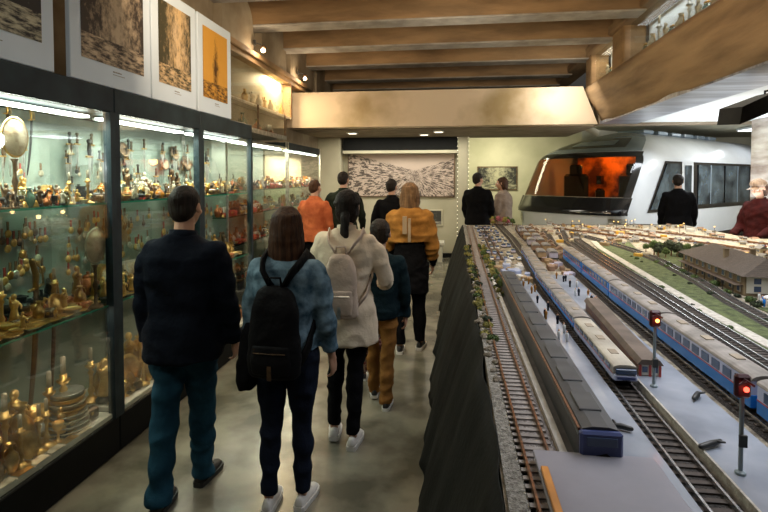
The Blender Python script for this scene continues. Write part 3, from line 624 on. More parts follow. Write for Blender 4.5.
#PART2
# ================================================================== FAR WALL
r = empty('wall_mural', (-2.31, 11.25, 1.33), 0, 'wide framed black and white panorama of a railway yard on the far wall', 'picture')
MB().box(0, 2.37, -0.0, 0.04, 0, 0.97, 0, 0.006).build('board', M['bronze'], r)
b = MB().add([(0.02, -0.003, 0.02), (2.35, -0.003, 0.02), (2.35, -0.003, 0.95), (0.02, -0.003, 0.95), (0.02, 0.001, 0.02), (2.35, 0.001, 0.02), (2.35, 0.001, 0.95), (0.02, 0.001, 0.95)], [(0,1,2,3), (7,6,5,4)])
uvquad(b.build('picture', sketch_mat('mural', (0.70, 0.58, 0.50), (0.05, 0.038, 0.034), (0.52, 0.42, 0.36), 0.62, 0.50), r))
r = empty('framed_photo', (0.72, 14.96, 1.40), 0, 'dark framed photograph on the far right wall behind the couple', 'picture')
MB().box(0, 1.13, 0, 0.04, 0, 0.68, 0, 0.005).build('frame', M['bronze'], r)
b = MB().add([(0.03,-0.002,0.03),(1.10,-0.002,0.03),(1.10,-0.002,0.65),(0.03,-0.002,0.65)], [(0,1,2,3)])
uvquad(b.build('picture', sketch_mat('photo_far', (0.5, 0.47, 0.33), (0.03, 0.03, 0.03), (0.35, 0.33, 0.25), 0.5, kind='street'), r))
r = empty('low_photo_board', (-1.65, 11.27, 0.70), 0, 'low grey panorama board leaning under the mural', 'picture')
MB().box(0, 1.45, 0, 0.03, 0, 0.36, 0, 0.004).build('board', M['far_plaster'], r)
b = MB().add([(0.03,-0.002,0.03),(1.42,-0.002,0.03),(1.42,-0.002,0.33),(0.03,-0.002,0.33)], [(0,1,2,3)])
uvquad(b.build('picture', sketch_mat('photo_low', (0.52, 0.50, 0.42), (0.05, 0.05, 0.045), (0.4, 0.38, 0.32), 0.4, kind='street'), r))
dm('white_box', (0.62, 0.60, 0.50), (0.54, 0.52, 0.44), 2, 0.5)
r = empty('low_bench', (-1.5, 10.75, 0), 0, 'pale low bench along the far wall under the mural', 'bench')
MB().box(0, 1.35, -0.2, 0.25, 0.36, 0.42, 0, 0.01).build('seat', M['white_box'], r)
for x in (0.04, 1.21): MB().box(x, x+0.1, -0.15, 0.2, 0, 0.36, 0, 0.006).build('leg', M['white_box'], r)
r = empty('support_column', (0.23, 11.0, 0), 0, 'pale square column with strings of tiny lights beside the mural', 'column')
MB().box(-0.10, 0.10, -0.1, 0.1, 0, 3.1, 0, 0.008).build('shaft', M['far_plaster'], r)
dm('fairy', (1, 0.95, 0.8), (1, 0.95, 0.8), 1, 0.4, emit=3, emc=(1, 0.9, 0.7))
for s in (-1, 1):
    c = MB().tube([(s*0.112, -0.105, 0.3+k*0.1) for k in range(26)], 0.003, 5)
    c = c.build('light_string', M['iron'], r)
    l = MB()
    for k in range(26): l.ell((s*0.115, -0.11, 0.35+k*0.09), (0.007,)*3, seg=6, ring=4)
    l.build('tiny_lamps', M['fairy'], c)
r = empty('duct_pipe', (0.9, 11.5, 2.86), 0, 'pale round duct running under the ceiling behind the cross beam', 'pipe')
MB().tube([(-0.6, 0, 0.0), (-0.4, 0.0, 0.05), (0.0, 0.02, 0.06), (1.2, 0.0, 0.06), (1.9, 0, 0.0), (2.2, 0, -0.16)], 0.07, 14).build('pipe', M['far_plaster'], r, True)
for x in (0.2, 1.5): MB().box(x, x+0.04, -0.02, 0.02, 0.1, 0.3).build('hanger', M['iron'], r)
for k, (x, y) in enumerate(((-1.9, 9.7), (-0.55, 10.2), (-0.25, 9.6))):
    r = empty('ceiling_lamp', (x, y, 2.60), 0, ('left', 'right rear', 'right front')[k]+' small square lamp under low ceiling before the mural', 'lamp')
    MB().box(-0.1, 0.1, -0.1, 0.1, 0, 0.02, 0, 0.003).build('housing', M['white_panel'], r); MB().box(-0.07, 0.07, -0.07, 0.07, -0.004, 0.0).build('lens', M['fairy'], r)

# glazed pillar right of the metro car
dm('pillar', (0.55, 0.50, 0.44), (0.24, 0.19, 0.16), 1.6, 0.12, stretch=(1, 1, 4), spec=0.8)
r = empty('glazed_pillar', (4.95, 8.45, 0), 0, 'glossy beige pillar at the right edge behind the person in cap', 'pillar')
MB().box(-0.3, 0.9, -0.3, 0.3, 0, 2.66, 0, 0.01).build('core', M['pillar'], r)
MB().box(-0.31, 0.91, -0.325, -0.315, 0.9, 2.6).build('glass_panel', M['glass'], r)
# hall panel high on the right
r = empty('hall_light_panel', (7.9, 14.4, 3.05), 0, 'bright rectangular ceiling light panel beyond the metro car roof', 'lamp')
MB().box(0, 1.0, 0, 1.2, 0.02, 0.08).build('housing', M['white_panel'], r); MB().box(0.03, 0.97, 0.03, 1.17, 0.0, 0.02).build('diffuser', mat('panel_glow', (1,1,1), emit=3, emc=(0.9, 0.95, 1)), r)
# black barn door stage light
dm('black_metal', (0.010, 0.010, 0.009), (0.006, 0.006, 0.006), 8, 0.8, spec=0.1)
r = empty('stage_light', (2.88, 5.0, 2.64), R(8), 'black barn door stage light hanging from the ceiling at upper right', 'lamp')
MB().lathe([(0.035,0),(0.035,-0.03),(0.012,-0.04),(0.012,-0.09),(0.03,-0.10),(0.03,-0.12)], seg=14).build('mount', M['black_metal'], r, True)
MB().tube([(-0.13,0,-0.20),(-0.13,0,-0.12),(0,0,-0.10),(0.13,0,-0.12),(0.13,0,-0.20)], 0.010, 8).build('yoke', M['black_metal'], r)
MB().box(-0.12,0.12,-0.12,0.12,-0.30,-0.14,0,0.02).build('housing', M['black_metal'], r)
MB().add([(-0.12,-0.12,-0.14),(-0.12,0.12,-0.14),(-0.40,0.2,-0.25),(-0.44,-0.16,-0.28),(-0.12,-0.12,-0.30),(-0.12,0.12,-0.30),(-0.42,0.2,-0.40),(-0.46,-0.16,-0.43)], [(0,1,2,3),(7,6,5,4),(0,3,7,4),(1,5,6,2),(2,6,7,3),(0,4,5,1)]).build('barn_door', M['black_metal'], r)
MB().add([(0.12,-0.12,-0.14),(0.12,0.12,-0.14),(0.5,0.2,-0.19),(0.5,-0.16,-0.21),(0.12,-0.12,-0.30),(0.12,0.12,-0.30),(0.5,0.2,-0.36),(0.5,-0.16,-0.36)], [(3,2,1,0),(4,5,6,7),(4,7,3,0),(2,6,5,1),(3,7,6,2),(1,5,4,0)]).build('barn_door', M['black_metal'], r)
MB().box(-0.01,0.04,-0.125,-0.121,-0.28,-0.17).build('rating_plate', M['bronze'], r)

# ================================================================== METRO CAR
dm('train_white', (0.78, 0.82, 0.86), (0.70, 0.74, 0.78), 1.2, 0.22, coat=0.4, spec=0.6)
dm('train_hood', (0.30, 0.37, 0.43), (0.22, 0.28, 0.33), 1.2, 0.18, coat=0.5)
dm('train_black', (0.012, 0.013, 0.015), (0.01, 0.01, 0.012), 2, 0.12, coat=0.5)
dm('train_glass', (0.22, 0.30, 0.36), (0.03, 0.045, 0.06), 2.6, 0.06, spec=0.9, metal=0.55)
dm('cab_glow_orange', (0.95, 0.30, 0.03), (0.12, 0.03, 0.008), 2.3, 0.6, lo=0.42, hi=0.58)  # patchy orange stands in for orange lights reflected on the windscreen
dm('orange_glow', (1, 0.4, 0.08), (1, 0.4, 0.08), 1, 0.4, emit=6, emc=(1, 0.30, 0.03))  # made-up glow inside the cab
TW, TL = 1.40, 8.8
def pt(c, z, off=0.0):
    t = max(0.0, (z-2.1)/0.77); t = min(t, 1.0)
    hw = TW*math.sqrt(max(0.0, 1-(t**2.6)))*0.82+TW*0.18*(1-t)
    if z < 1.0: hw -= 0.06*(1.0-z)
    sl = 0.0 if z < 1.05 else (0.62*(z-1.05) if z < 2.25 else 0.744+1.5*(z-2.25)+2.2*(z-2.25)**2)
    if z < 1.05: sl = 0.10*(1.05-z)
    hw += off; dep = 0.95
    if abs(c) <= 1:
        th = c*PI/2; s_ = abs(math.sin(th))**(2/3.2); k = abs(math.cos(th))**(2/3.2)
        return (math.copysign(hw*s_, c), sl+dep*(1-k)-off, z)
    return (math.copysign(hw, c), sl+dep+(abs(c)-1)*(TL-sl-dep), z)
car = empty('metro_car', (0, 0, 0), 0, 'large silver white metro car with dark windscreen behind the model railway', 'train')
car.location = (2.30, 11.6, 0.0)
car.rotation_euler = (0, 0, R(-46))
# local x across (-: viewer's left), local y backwards along the car
zs = [0.35, 0.6, 0.85, 1.05, 1.12, 1.35, 1.6, 1.85, 2.1, 2.22, 2.3, 2.4, 2.5, 2.6, 2.7, 2.77, 2.82, 2.85, 2.868]
cs = [-2, -1.75, -1.5, -1.25, -1.1, -1.0]+[-0.97+0.06467*i for i in range(31)]+[1.0, 1.1, 1.25, 1.5, 1.75, 2]
def shell(zr, cr, skip=None, off=0.0, mi=0, mb=None):
    mb = mb or MB(); n = len(cr); V = [pt(c, z, off) for z in zr for c in cr]; F = []
    for i in range(len(zr)-1):
        for j in range(n-1):
            if skip and skip((cr[j]+cr[j+1])/2, (zr[i]+zr[i+1])/2): continue
            F.append((i*n+j, i*n+j+1, (i+1)*n+j+1, (i+1)*n+j))
    return mb.add(V, F, mi)
body = shell(zs, cs, lambda c, z: abs(c) < 0.66 and 1.35 < z < 2.22)
body.build('body_shell', M['train_white'], car, True)
rv = [pt(c, 2.868) for c in cs]
MB().add(rv, [tuple(range(len(rv)))]).build('roof_cap', M['train_white'], car)
def rows(a, b, n): return [a+(b-a)*i/n for i in range(n+1)]
wf = shell([0.98, 1.05, 1.12, 1.2, 1.34], rows(-0.74, 0.74, 28), None, 0.045); shell([2.2, 2.25, 2.32], rows(-0.72, 0.72, 28), None, 0.012, 0, wf)
for s in (-1, 1):
    shell(rows(1.34, 2.22, 8), sorted([s*0.60, s*0.63, s*0.66, s*0.70, s*0.73]), None, 0.012, 0, wf)
wf.build('windscreen_frame', M['train_black'], car, True)
shell(rows(1.34, 2.22, 8), rows(-0.64, 0.64, 24), None, 0.004).build('windscreen', M['windscreen'], car, True)
hd = shell([2.33, 2.4, 2.5, 2.6, 2.7, 2.77, 2.82, 2.85], rows(-0.68, 0.68, 28), lambda c, z: False, 0.010)
hd.build('roof_hood', M['train_hood'], car, True)
shell([2.43, 2.5, 2.6, 2.68], rows(-0.38, 0.38, 16), None, 0.020).build('destination_panel', M['train_black'], car, True)
shell([2.49, 2.55, 2.62], rows(-0.16, 0.2, 8), None, 0.028).build('destination_lens', M['train_hood'], car, True)
# driver's cab behind the glass, coloured and lit for the orange windscreen glow
cab = MB().box(-1.15, 1.15, 2.5, 2.55, 0.9, 2.36).build('cab_bulkhead', M['cab_glow_orange'], car)
MB().box(-1.1, 1.1, 0.75, 2.5, 1.02, 1.08).build('dashboard', M['train_black'], car)
MB().box(-1.0, 1.0, 1.75, 2.45, 2.33, 2.36).build('cab_ceiling', M['cab_glow_orange'], car)
for x, w_ in ((-0.75, 0.34), (0.72, 0.36), (-0.1, 0.12)):
    s = MB().box(x-w_, x+w_, 1.75, 1.9, 1.05, 1.85 if w_ > 0.2 else 1.5, 0, 0.06).box(x-w_*0.5, x+w_*0.5, 1.76, 1.88, 1.8, 2.08 if w_ > 0.2 else 1.6, 0, 0.04)
    s.build('driver_seat', M['train_black'], car)
lp = MB().box(-0.8, 0.8, 2.2, 2.3, 2.30, 2.33).build('cab_glow_bar', M['orange_glow'], car)  # glowing bar added for the orange light in the cab
point('cab_glow_light', Vector((2.30, 11.6, 0))+Matrix.Rotation(R(-46), 3, 'Z') @ Vector((0.1, 1.9, 2.2)), 14, (1, 0.42, 0.10), 0.1)  # added with the bar to light the cab orange
# side windows (right hand side, seen by the viewer)
def side_c(u, z):   # distance from the nose to c
    a = pt(1.0, z)[1]; b = pt(2.0, z)[1]; return 1+(u-a)/(b-a)
def side_patch(poly_u0, poly_u1, z0, z1, off, m, name, slant=0.0, side=1, n=4):
    P = []
    for i in range(5):
        z = z0+(z1-z0)*i/4; q = []
        for j in range(n+1):
            u = (poly_u0+slant*(z-z0)/(z1-z0))*(1-j/n)+poly_u1*j/n; c = side_c(u, z); p = pt(c, z, off); q.append((side*p[0], p[1], p[2]))
        P.append(q)
    return MB().grid(P).build(name, m, car, True)
side_patch(1.08, 8.5, 1.02, 2.12, 0.014, M['train_black'], 'window_band', 0.75)
side_patch(1.20, 2.50, 1.08, 2.07, 0.028, M['train_glass'], 'side_window', 0.7)
for a, b in ((3.45, 4.9), (5.0, 6.6), (6.7, 8.35)): side_patch(a, b, 1.12, 2.06, 0.028, M['train_glass'], 'side_window')
side_patch(2.62, 3.2, 0.55, 2.12, 0.022, M['train_white'], 'door_leaf'); side_patch(2.74, 3.08, 1.12, 2.04, 0.032, M['train_glass'], 'door_window')
for a in (4.1, 5.75, 7.5): side_patch(a, a+0.05, 1.12, 2.06, 0.034, M['train_hood'], 'window_bar')
for k in range(6):
    MB().box(-0.35, 0.35, 3.0+k*0.75, 3.5+k*0.75, 2.86, 2.95, 0, 0.02).build('roof_unit', M['train_hood'], car)
for x in (-0.9, 0.9): MB().box(x-0.5, x+0.5, 1.2, 6.6, 0.03, 0.4, 0, 0.03).build('underframe', M['train_black'], car)
for s in (-1, 1):
    shell([0.72, 0.78, 0.86, 0.92], rows(0.45*s, 0.72*s, 6) if s > 0 else rows(-0.72, -0.45, 6), None, 0.012).build('headlamp', M['silver'], car, True)

# ================================================================== PEOPLE
dm('skin', (0.52, 0.30, 0.20), (0.45, 0.24, 0.155), 6, 0.5)
dm('hair_dark', (0.022, 0.015, 0.011), (0.010, 0.007, 0.006), 60, 0.6, spec=0.2, stretch=(1, 1, 0.08), bump=0.6, bscale=90)
dm('hair_brown', (0.085, 0.038, 0.018), (0.030, 0.014, 0.008), 60, 0.6, spec=0.2, stretch=(1, 1, 0.08), bump=0.6, bscale=90)
dm('hair_light', (0.21, 0.12, 0.055), (0.09, 0.05, 0.024), 60, 0.6, spec=0.2, stretch=(1, 1, 0.08), bump=0.6, bscale=90)
dm('hair_grey', (0.30, 0.2, 0.13), (0.16, 0.10, 0.06), 60, 0.5, stretch=(1, 1, 0.1), bump=0.6, bscale=90)
dm('eye_white', (0.8, 0.78, 0.74), None, 5, 0.3); dm('lip', (0.40, 0.16, 0.12), None, 5, 0.5)
def cloth(n, c1, c2=None, sc=7, rough=0.9, bump=0.6, bs=16, **k): dm(n, c1, c2 or tuple(x*0.65 for x in c1), sc, rough, bump=bump, bscale=bs, spec=0.07, **k)
cloth('navy_jacket', (0.008, 0.011, 0.019)); cloth('jeans_blue', (0.024, 0.085, 0.135), (0.008, 0.032, 0.055), 5, lo=0.3, hi=0.7)
cloth('denim_jacket', (0.19, 0.29, 0.36), (0.025, 0.06, 0.09), 15, lo=0.3, hi=0.65); cloth('dark_jeans', (0.010, 0.014, 0.026))
cloth('beige_coat', (0.74, 0.63, 0.48), (0.58, 0.48, 0.35), 5); cloth('black_cloth', (0.006, 0.006, 0.007)); cloth('teal_jacket', (0.008, 0.020, 0.027))
cloth('ochre_trousers', (0.25, 0.115, 0.032)); cloth('mustard', (0.36, 0.17, 0.04), (0.20, 0.09, 0.02), 8); cloth('orange_jacket', (0.56, 0.15, 0.055), (0.36, 0.08, 0.03), 6)
cloth('dark_green', (0.018, 0.024, 0.016)); cloth('pattern_cloth', (0.28, 0.20, 0.15), (0.03, 0.015, 0.012), 22, lo=0.45, hi=0.55, c3=(0.22, 0.04, 0.04)); cloth('greige_shirt', (0.34, 0.27, 0.22)); cloth('maroon', (0.05, 0.009, 0.009), (0.03, 0.008, 0.009), 14)
cloth('backpack_beige', (0.60, 0.48, 0.39), (0.48, 0.38, 0.30), 4, 0.55); cloth('backpack_black', (0.009, 0.009, 0.010), None, 4, 0.6)
dm('shoe_white', (0.62, 0.60, 0.56), (0.5, 0.48, 0.45), 12, 0.6); dm('shoe_black', (0.014, 0.013, 0.013), None, 12, 0.5); dm('sole_white', (0.66, 0.64, 0.6), None, 9, 0.6); dm('sole_black', (0.02, 0.02, 0.02), None, 9, 0.6)
dm('lining', (0.36, 0.27, 0.17), None, 6, 0.8)

def fuse(mb, name, mats, parent, voxel, it=3, wr=0.0, seed=0, freq=1.0):
    tmp = bpy.data.objects.new('tmp', mb.mesh('tmp', mats)); col.objects.link(tmp)
    m = tmp.modifiers.new('r', 'REMESH'); m.mode = 'VOXEL'; m.voxel_size = voxel; m.use_smooth_shade = True
    s = tmp.modifiers.new('s', 'SMOOTH'); s.factor = 0.5; s.iterations = it
    dg = bpy.context.evaluated_depsgraph_get(); dg.update()
    me = bpy.data.meshes.new_from_object(tmp.evaluated_get(dg)); me.name = name
    old = tmp.data; bpy.data.objects.remove(tmp); bpy.data.meshes.remove(old)
    me.materials.clear()
    for x in (mats if isinstance(mats, (list, tuple)) else [mats]): me.materials.append(x)
    if wr:
        n = len(me.vertices); co = np.empty(n*3, 'f'); me.vertices.foreach_get('co', co); co = co.reshape(-1, 3)
        no = np.array([v.normal for v in me.vertices])
        rs = np.random.RandomState(seed); d = np.zeros(n)
        for k in range(9):
            v = rs.normal(size=3)*(9+4*k)*freq*np.array([0.55, 0.55, 1.0]); ph = rs.rand()*6
            warp = 1.2*np.sin(co @ (rs.normal(size=3)*8)+rs.rand()*6)
            d += np.sin(co @ v+ph+warp)/(1+0.35*k)
        d = -np.abs(d)*0.5+0.5; co += no*(d*wr)[:, None]; me.vertices.foreach_set('co', co.ravel())
    me.polygons.foreach_set('use_smooth', [True]*len(me.polygons)); me.polygons.foreach_set('material_index', [0]*len(me.polygons)); me.update()
    o = bpy.data.objects.new(name, me); col.objects.link(o); o.parent = parent; return o

def add_hand(mb, wrist, d, inward, curl=25, s=1.0):
    """wrist point, direction of the forearm, direction the palm faces"""
    d = Vector(d).normalized(); n = (Vector(inward)-d*Vector(inward).dot(d)).normalized(); f = d.cross(n)   # f: across the palm
    if f.y < 0: f = -f                                     # thumb side points forward
    A = Matrix((f, n, d)).transposed()
    mb.ell(wrist+d*0.045*s, (0.040*s, 0.016*s, 0.055*s), A, 12, 8)
    mb.tube([wrist-d*0.03*s, wrist+d*0.03*s], [0.026*s, 0.024*s], 10, flat=0.8, dome=True)
    for i, (o, L) in enumerate(((0.028, 0.070), (0.010, 0.078), (-0.009, 0.072), (-0.027, 0.058))):
        p = wrist+d*0.078*s+f*o*s; a = curl*(1+0.12*i); pts = [p-d*0.02*s, p]; dd = d.copy()
        for k, fr in enumerate((0.45, 0.32, 0.23)):
            q = Matrix.Rotation(R(a*(k+0.6)), 3, d.cross(n)) @ d
            pts.append(pts[-1]+q*L*fr*s)
        mb.tube(pts, [0.0095*s, 0.0095*s, 0.009*s, 0.0085*s, 0.0075*s], 8, dome=True)
    p = wrist+d*0.02*s+f*0.026*s
    mb.tube([p, p+(f*0.6+d*0.7+n*0.25).normalized()*0.035*s, p+(f*0.55+d*0.9+n*0.5).normalized()*0.062*s, p+(f*0.35+d*1.0+n*0.7).normalized()*0.085*s], [0.014*s, 0.012*s, 0.010*s, 0.0085*s], 8, dome=True)

def person(name_loc, rz, H, label, top, bottom, shoe, hair, pose, detail=1, female=False, group=None, head_turn=0, head_tilt=0, build=1.0, sole='sole_white', seed=1, sleeve=1.0):
    """top=(material, hem z, length of flare, bulk)  all in a 1.75 m frame scaled to H"""
    s = H/1.75; r = empty('person', (name_loc[0], name_loc[1], 0), rz, label, 'person', group); r.scale = (s, s, s)
    J = {}; sh = 0.175 if female else 0.19; hp = 0.09
    legs = {}
    for k, sd in (('L', -1), ('R', 1)):
        a, b, ab = pose.get('leg'+k, (0, 0, 2)); hip = Vector((sd*hp, 0, 0.92))
        kn = hip+Vector((sd*math.sin(R(ab))*0.42, math.sin(R(a))*0.42, -math.cos(R(a))*0.42)); an = kn+Vector((sd*math.sin(R(ab))*0.2, math.sin(R(a-b))*0.42, -math.cos(R(a-b))*0.42))
        legs[k] = (hip, kn, an, a-b)
    drop = min(l[2].z for l in legs.values())-0.085
    D = Vector((0, 0, -drop)); lean = pose.get('lean', 2)
    def T(p):   # upper body lean
        p = Vector(p); z = p.z-0.95; return Vector((p.x, p.y+max(z, 0)*math.sin(R(lean)), p.z-drop))
    arms = {}
    for k, sd in (('L', -1), ('R', 1)):
        fw_, ab, el, tw = pose.get('arm'+k, (5, 8, 15, 0)); S = T((sd*sh, 0, 1.39))
        u = Vector((sd*math.sin(R(ab)), math.sin(R(fw_)), -math.cos(R(fw_))*math.cos(R(ab)))).normalized()
        E_ = S+u*0.29; g = fw_+el
        v = Vector((sd*math.sin(R(ab))*0.5-sd*math.sin(R(tw)), math.sin(R(g)), -math.cos(R(g)))).normalized(); W_ = E_+v*0.25
        arms[k] = (S, E_, W_, v)
    vb = 0.0065 if detail else 0.010; vc = 0.011 if detail else 0.015
    # ---------------- body: one continuous skin
    b = MB()
    b.loft([(z-drop, 0, 0.0+max(z-0.95, 0)*math.sin(R(lean)), rx*build, ry*build) for z, rx, ry in ((0.84,0.12,0.08),(0.95,0.135,0.085),(1.08,0.12,0.08),(1.25,0.135,0.085),(1.37,0.135,0.075),(1.43,0.08,0.055),(1.48,0.045,0.045))], 20)
    nk = T((0, 0.0, 1.46)); hs_ = pose.get('head', 1.0); hc = T((0, 0.03, 1.632+(hs_-1)*0.08)); b.tube([nk-Vector((0,0,0.06)), nk, hc+Vector((0,-0.02,-0.05))], [0.07, 0.056, 0.054] if not female else [0.06, 0.046, 0.045], 12)
    HR = Matrix.Rotation(R(head_turn), 3, 'Z') @ Matrix.Rotation(R(-head_tilt), 3, 'X')
    HR = HR*hs_
    def hd(p): return hc+HR @ Vector(p)
    ax = HR
    b.ell(hd((0, -0.012, 0.028)), (0.074, 0.092, 0.086), ax, 18, 12); b.ell(hd((0, 0.022, -0.035)), (0.058, 0.066, 0.075), ax, 16, 10); b.ell(hd((0, 0.048, -0.088)), (0.030, 0.026, 0.022), ax, 10, 6)
    b.tube([hd((0, 0.082, 0.012)), hd((0, 0.103, -0.028))], [0.009, 0.015], 8, dome=True)
    b.ell(hd((0, 0.074, 0.028)), (0.05, 0.018, 0.012), ax, 12, 6); b.ell(hd((0, 0.082, -0.058)), (0.022, 0.010, 0.009), ax, 10, 6)
    for sd in (-1, 1):
        b.ell(hd((sd*0.077, -0.008, -0.004)), (0.010, 0.020, 0.032), ax, 10, 7); b.ell(hd((sd*0.040, 0.062, -0.028)), (0.022, 0.02, 0.02), ax, 8, 6)
    for k, (S, E_, W_, v) in arms.items():
        sd = -1 if k == 'L' else 1
        b.tube([T((sd*0.08, 0, 1.40)), S, S.lerp(E_, 0.5), E_, E_.lerp(W_, 0.35), W_], [0.038, 0.040, 0.034, 0.030, 0.031, 0.024], 12, dome=True)
        add_hand(b, W_, v, (-sd, 0.15, 0), pose.get('curl', 22))
    for k, (hip, kn, an, sa) in legs.items():
        hip, kn, an = hip+D, kn+D, an+D
        b.tube([hip, hip.lerp(kn, 0.5), kn, kn.lerp(an, 0.3), kn.lerp(an, 0.8), an], [0.062, 0.050, 0.038, 0.038, 0.030, 0.032], 12, dome=True)
    fuse(b, 'body', M['skin'], r, vb, 2)
    for sd in (-1, 1):
        e = MB().ell(hd((sd*0.030, 0.073, 0.006)), (0.012, 0.010, 0.008), ax, 10, 7).build('eye', M['eye_white'], r, True)
        MB().ell(hd((sd*0.030, 0.081, 0.006)), (0.0055, 0.003, 0.0055), ax, 8, 5).build('iris', M['hair_dark'], e, True)
    # ---------------- trousers
    t = MB(); wd = pose.get('legw', 1.0)
    t.loft([(z-drop, 0, -0.005, rx*build, ry*build) for z, rx, ry in ((0.84,0.155,0.11),(0.90,0.172,0.122),(0.97,0.17,0.118),(1.03,0.15,0.105))], 20)
    for k, (hip, kn, an, sa) in legs.items():
        hip, kn, an = hip+D, kn+D, an+D
        if not female: rr = [0.098, 0.084, 0.068, 0.066, 0.060, 0.062]
        else: rr = [0.096, 0.078, 0.058, 0.058, 0.044, 0.042]
        rr = [x*wd*build for x in rr]; t.tube([hip, hip.lerp(kn, 0.5), kn, kn.lerp(an, 0.3), kn.lerp(an, 0.82), an+(an-kn).normalized()*(0.035 if not female else -0.01)], rr, 14)
    fuse(t, 'trousers', M[bottom], r, vc, 2, 0.016 if detail else 0.010, seed, 1.0)
    # ---------------- shoes
    for k, (hip, kn, an, sa) in legs.items():
        an = an+D; sd = -1 if k == 'L' else 1; lift = an.z-0.085
        pitch = -R(max(0, min(38, lift*260))) if lift > 0.01 else 0.0
        Rm = Matrix.Rotation(pitch, 3, 'X') @ Matrix.Rotation(R(-sd*6), 3, 'Z')
        def F(p): return an+Rm @ Vector(p)
        u = MB()
        for y, rx, zt in ((-0.068,0.022,0.045),(-0.055,0.034,0.062),(-0.01,0.038,0.075),(0.05,0.040,0.062),(0.10,0.046,0.045),(0.15,0.044,0.032),(0.185,0.028,0.018)): pass
        secs = ((-0.068,0.016,0.03),(-0.058,0.028,0.056),(-0.02,0.034,0.064),(0.03,0.036,0.056),(0.08,0.042,0.040),(0.13,0.042,0.030),(0.165,0.033,0.024),(0.185,0.014,0.012))
        u.grid([[tuple(F((rx*math.cos(a*PI/6), y, -0.06+max(0, math.sin(a*PI/6))*zt))) for a in range(12)] for y, rx, zt in secs], 0, True, True)
        sh_ = fuse(u, 'shoe', M[shoe], r, vc*0.7, 2)
        so = MB(); so.grid([[tuple(F((x, y, z))) for x, z in ((-rx-0.004, -0.084), (rx+0.004, -0.084), (rx+0.005, -0.055), (-rx-0.005, -0.055))] for y, rx, zt in secs], 0, True, True)
        so.build('sole', M[sole], sh_)
        if detail:
            la = MB()
            for q in range(4): la.tube([F((-0.022, 0.03+q*0.018, 0.012-q*0.009)), F((0, 0.032+q*0.018, 0.022-q*0.010)), F((0.022, 0.03+q*0.018, 0.012-q*0.009))], 0.003, 5)
            la.build('laces', M[sole], sh_)
    # ---------------- upper garment
    tm, hem, flare, bulk = top; g = MB(); wx = 1.0 if not female else 0.93
    def up(z): return max(z-0.95, 0)*math.sin(R(lean))
    R0 = [(1.05,0.158,0.118),(1.15,0.162,0.120),(1.28,0.180,0.126),(1.36,0.188,0.118),(1.41,0.172,0.102),(1.445,0.125,0.088),(1.47,0.088,0.078),(1.49,0.072,0.068)]
    rg = [(hem-drop, 0, up(hem), (0.178+flare)*wx*bulk, (0.125+flare*0.8)*bulk)]
    if hem < 0.93: rg.append((0.95-drop, 0, 0, (0.175+flare*0.4)*wx*bulk, (0.125+flare*0.3)*bulk))
    rg += [(z-drop, 0, up(z), rx*wx*bulk*build, ry*bulk*build) for z, rx, ry in R0 if z > hem+0.04]
    g.loft(rg, 24)
    for k, (S, E_, W_, v) in arms.items():
        sd = -1 if k == 'L' else 1; e = E_.lerp(W_, sleeve) if sleeve < 1 else W_
        g.tube([T((sd*0.07, 0, 1.385)), S-Vector((sd*0.02, 0, 0.0)), S.lerp(E_, 0.25), S.lerp(E_, 0.55), E_, E_.lerp(e, 0.5), e], [0.060*bulk, 0.062*bulk, 0.062*bulk, 0.058*bulk, 0.052*bulk, 0.048*bulk, 0.042*bulk], 14, dome=False)
        g.ell(S-Vector((sd*0.015, 0, 0.004)), (0.060*bulk,)*3, None, 12, 8)
    gt = fuse(g, pose.get('garment', 'jacket'), M[tm], r, vc, 3, 0.019 if detail else 0.012, seed+3, 0.9)
    # collar
    c = MB(); P = []
    for q in range(25):
        a = 2*PI*q/24; rx, ry = (0.074, 0.072) if not female else (0.066, 0.066)
        top_z = 1.505+0.012*math.cos(a+PI/2); P.append([T((rx*1.08*math.cos(a), -0.002+ry*1.12*math.sin(a), 1.455)), T((rx*1.0*math.cos(a), -0.004+ry*math.sin(a), top_z)), T((rx*0.9*math.cos(a), -0.004+ry*0.9*math.sin(a), top_z)), T((rx*0.88*math.cos(a), ry*0.9*math.sin(a), 1.45))])
    c.grid(P, 0, True).build('collar', M[pose.get('collar', tm)], gt, True)
    # ---------------- hair
    hs, hm = hair; h = MB()
    cap = 1.0
    h.ell(hd((0, -0.022, 0.036)), (0.082, 0.096, 0.090), ax, 20, 12); h.ell(hd((0, -0.045, 0.0)), (0.075, 0.068, 0.085), ax, 16, 10)
    if hs == 'short': h.ell(hd((0, -0.055, -0.035)), (0.060, 0.045, 0.05), ax, 14, 8)
    if hs in ('long', 'straight'):
        zb = {'long': -0.33, 'straight': -0.20}[hs]
        P = []
        for z, rx, ry, cy in ((0.06,0.08,0.07,-0.03),(0.0,0.088,0.075,-0.035),(-0.08,0.088,0.064,-0.045),(-0.15,0.086,0.055,-0.062),(zb*0.8,0.068,0.042,-0.088),(zb,0.060,0.028,-0.092),(zb-0.05,0.025,0.014,-0.090)): P.append([tuple(hd((rx*math.cos(2*PI*j/18), cy+ry*math.sin(2*PI*j/18)*(0.6 if math.sin(2*PI*j/18) > 0 and z < -0.02 else 1), z))) for j in range(18)])
        h.grid(P, 0, True, True)
    if hs == 'bob':
        P = []
        for z, rx, ry, cy in ((0.06,0.08,0.075,-0.03),(0.0,0.088,0.078,-0.032),(-0.07,0.086,0.07,-0.036),(-0.12,0.07,0.055,-0.04)): P.append([tuple(hd((rx*math.cos(2*PI*j/18), cy+ry*math.sin(2*PI*j/18)*(0.6 if math.sin(2*PI*j/18) > 0 and z < 0 else 1), z))) for j in range(18)])
        h.grid(P, 0, True, True)
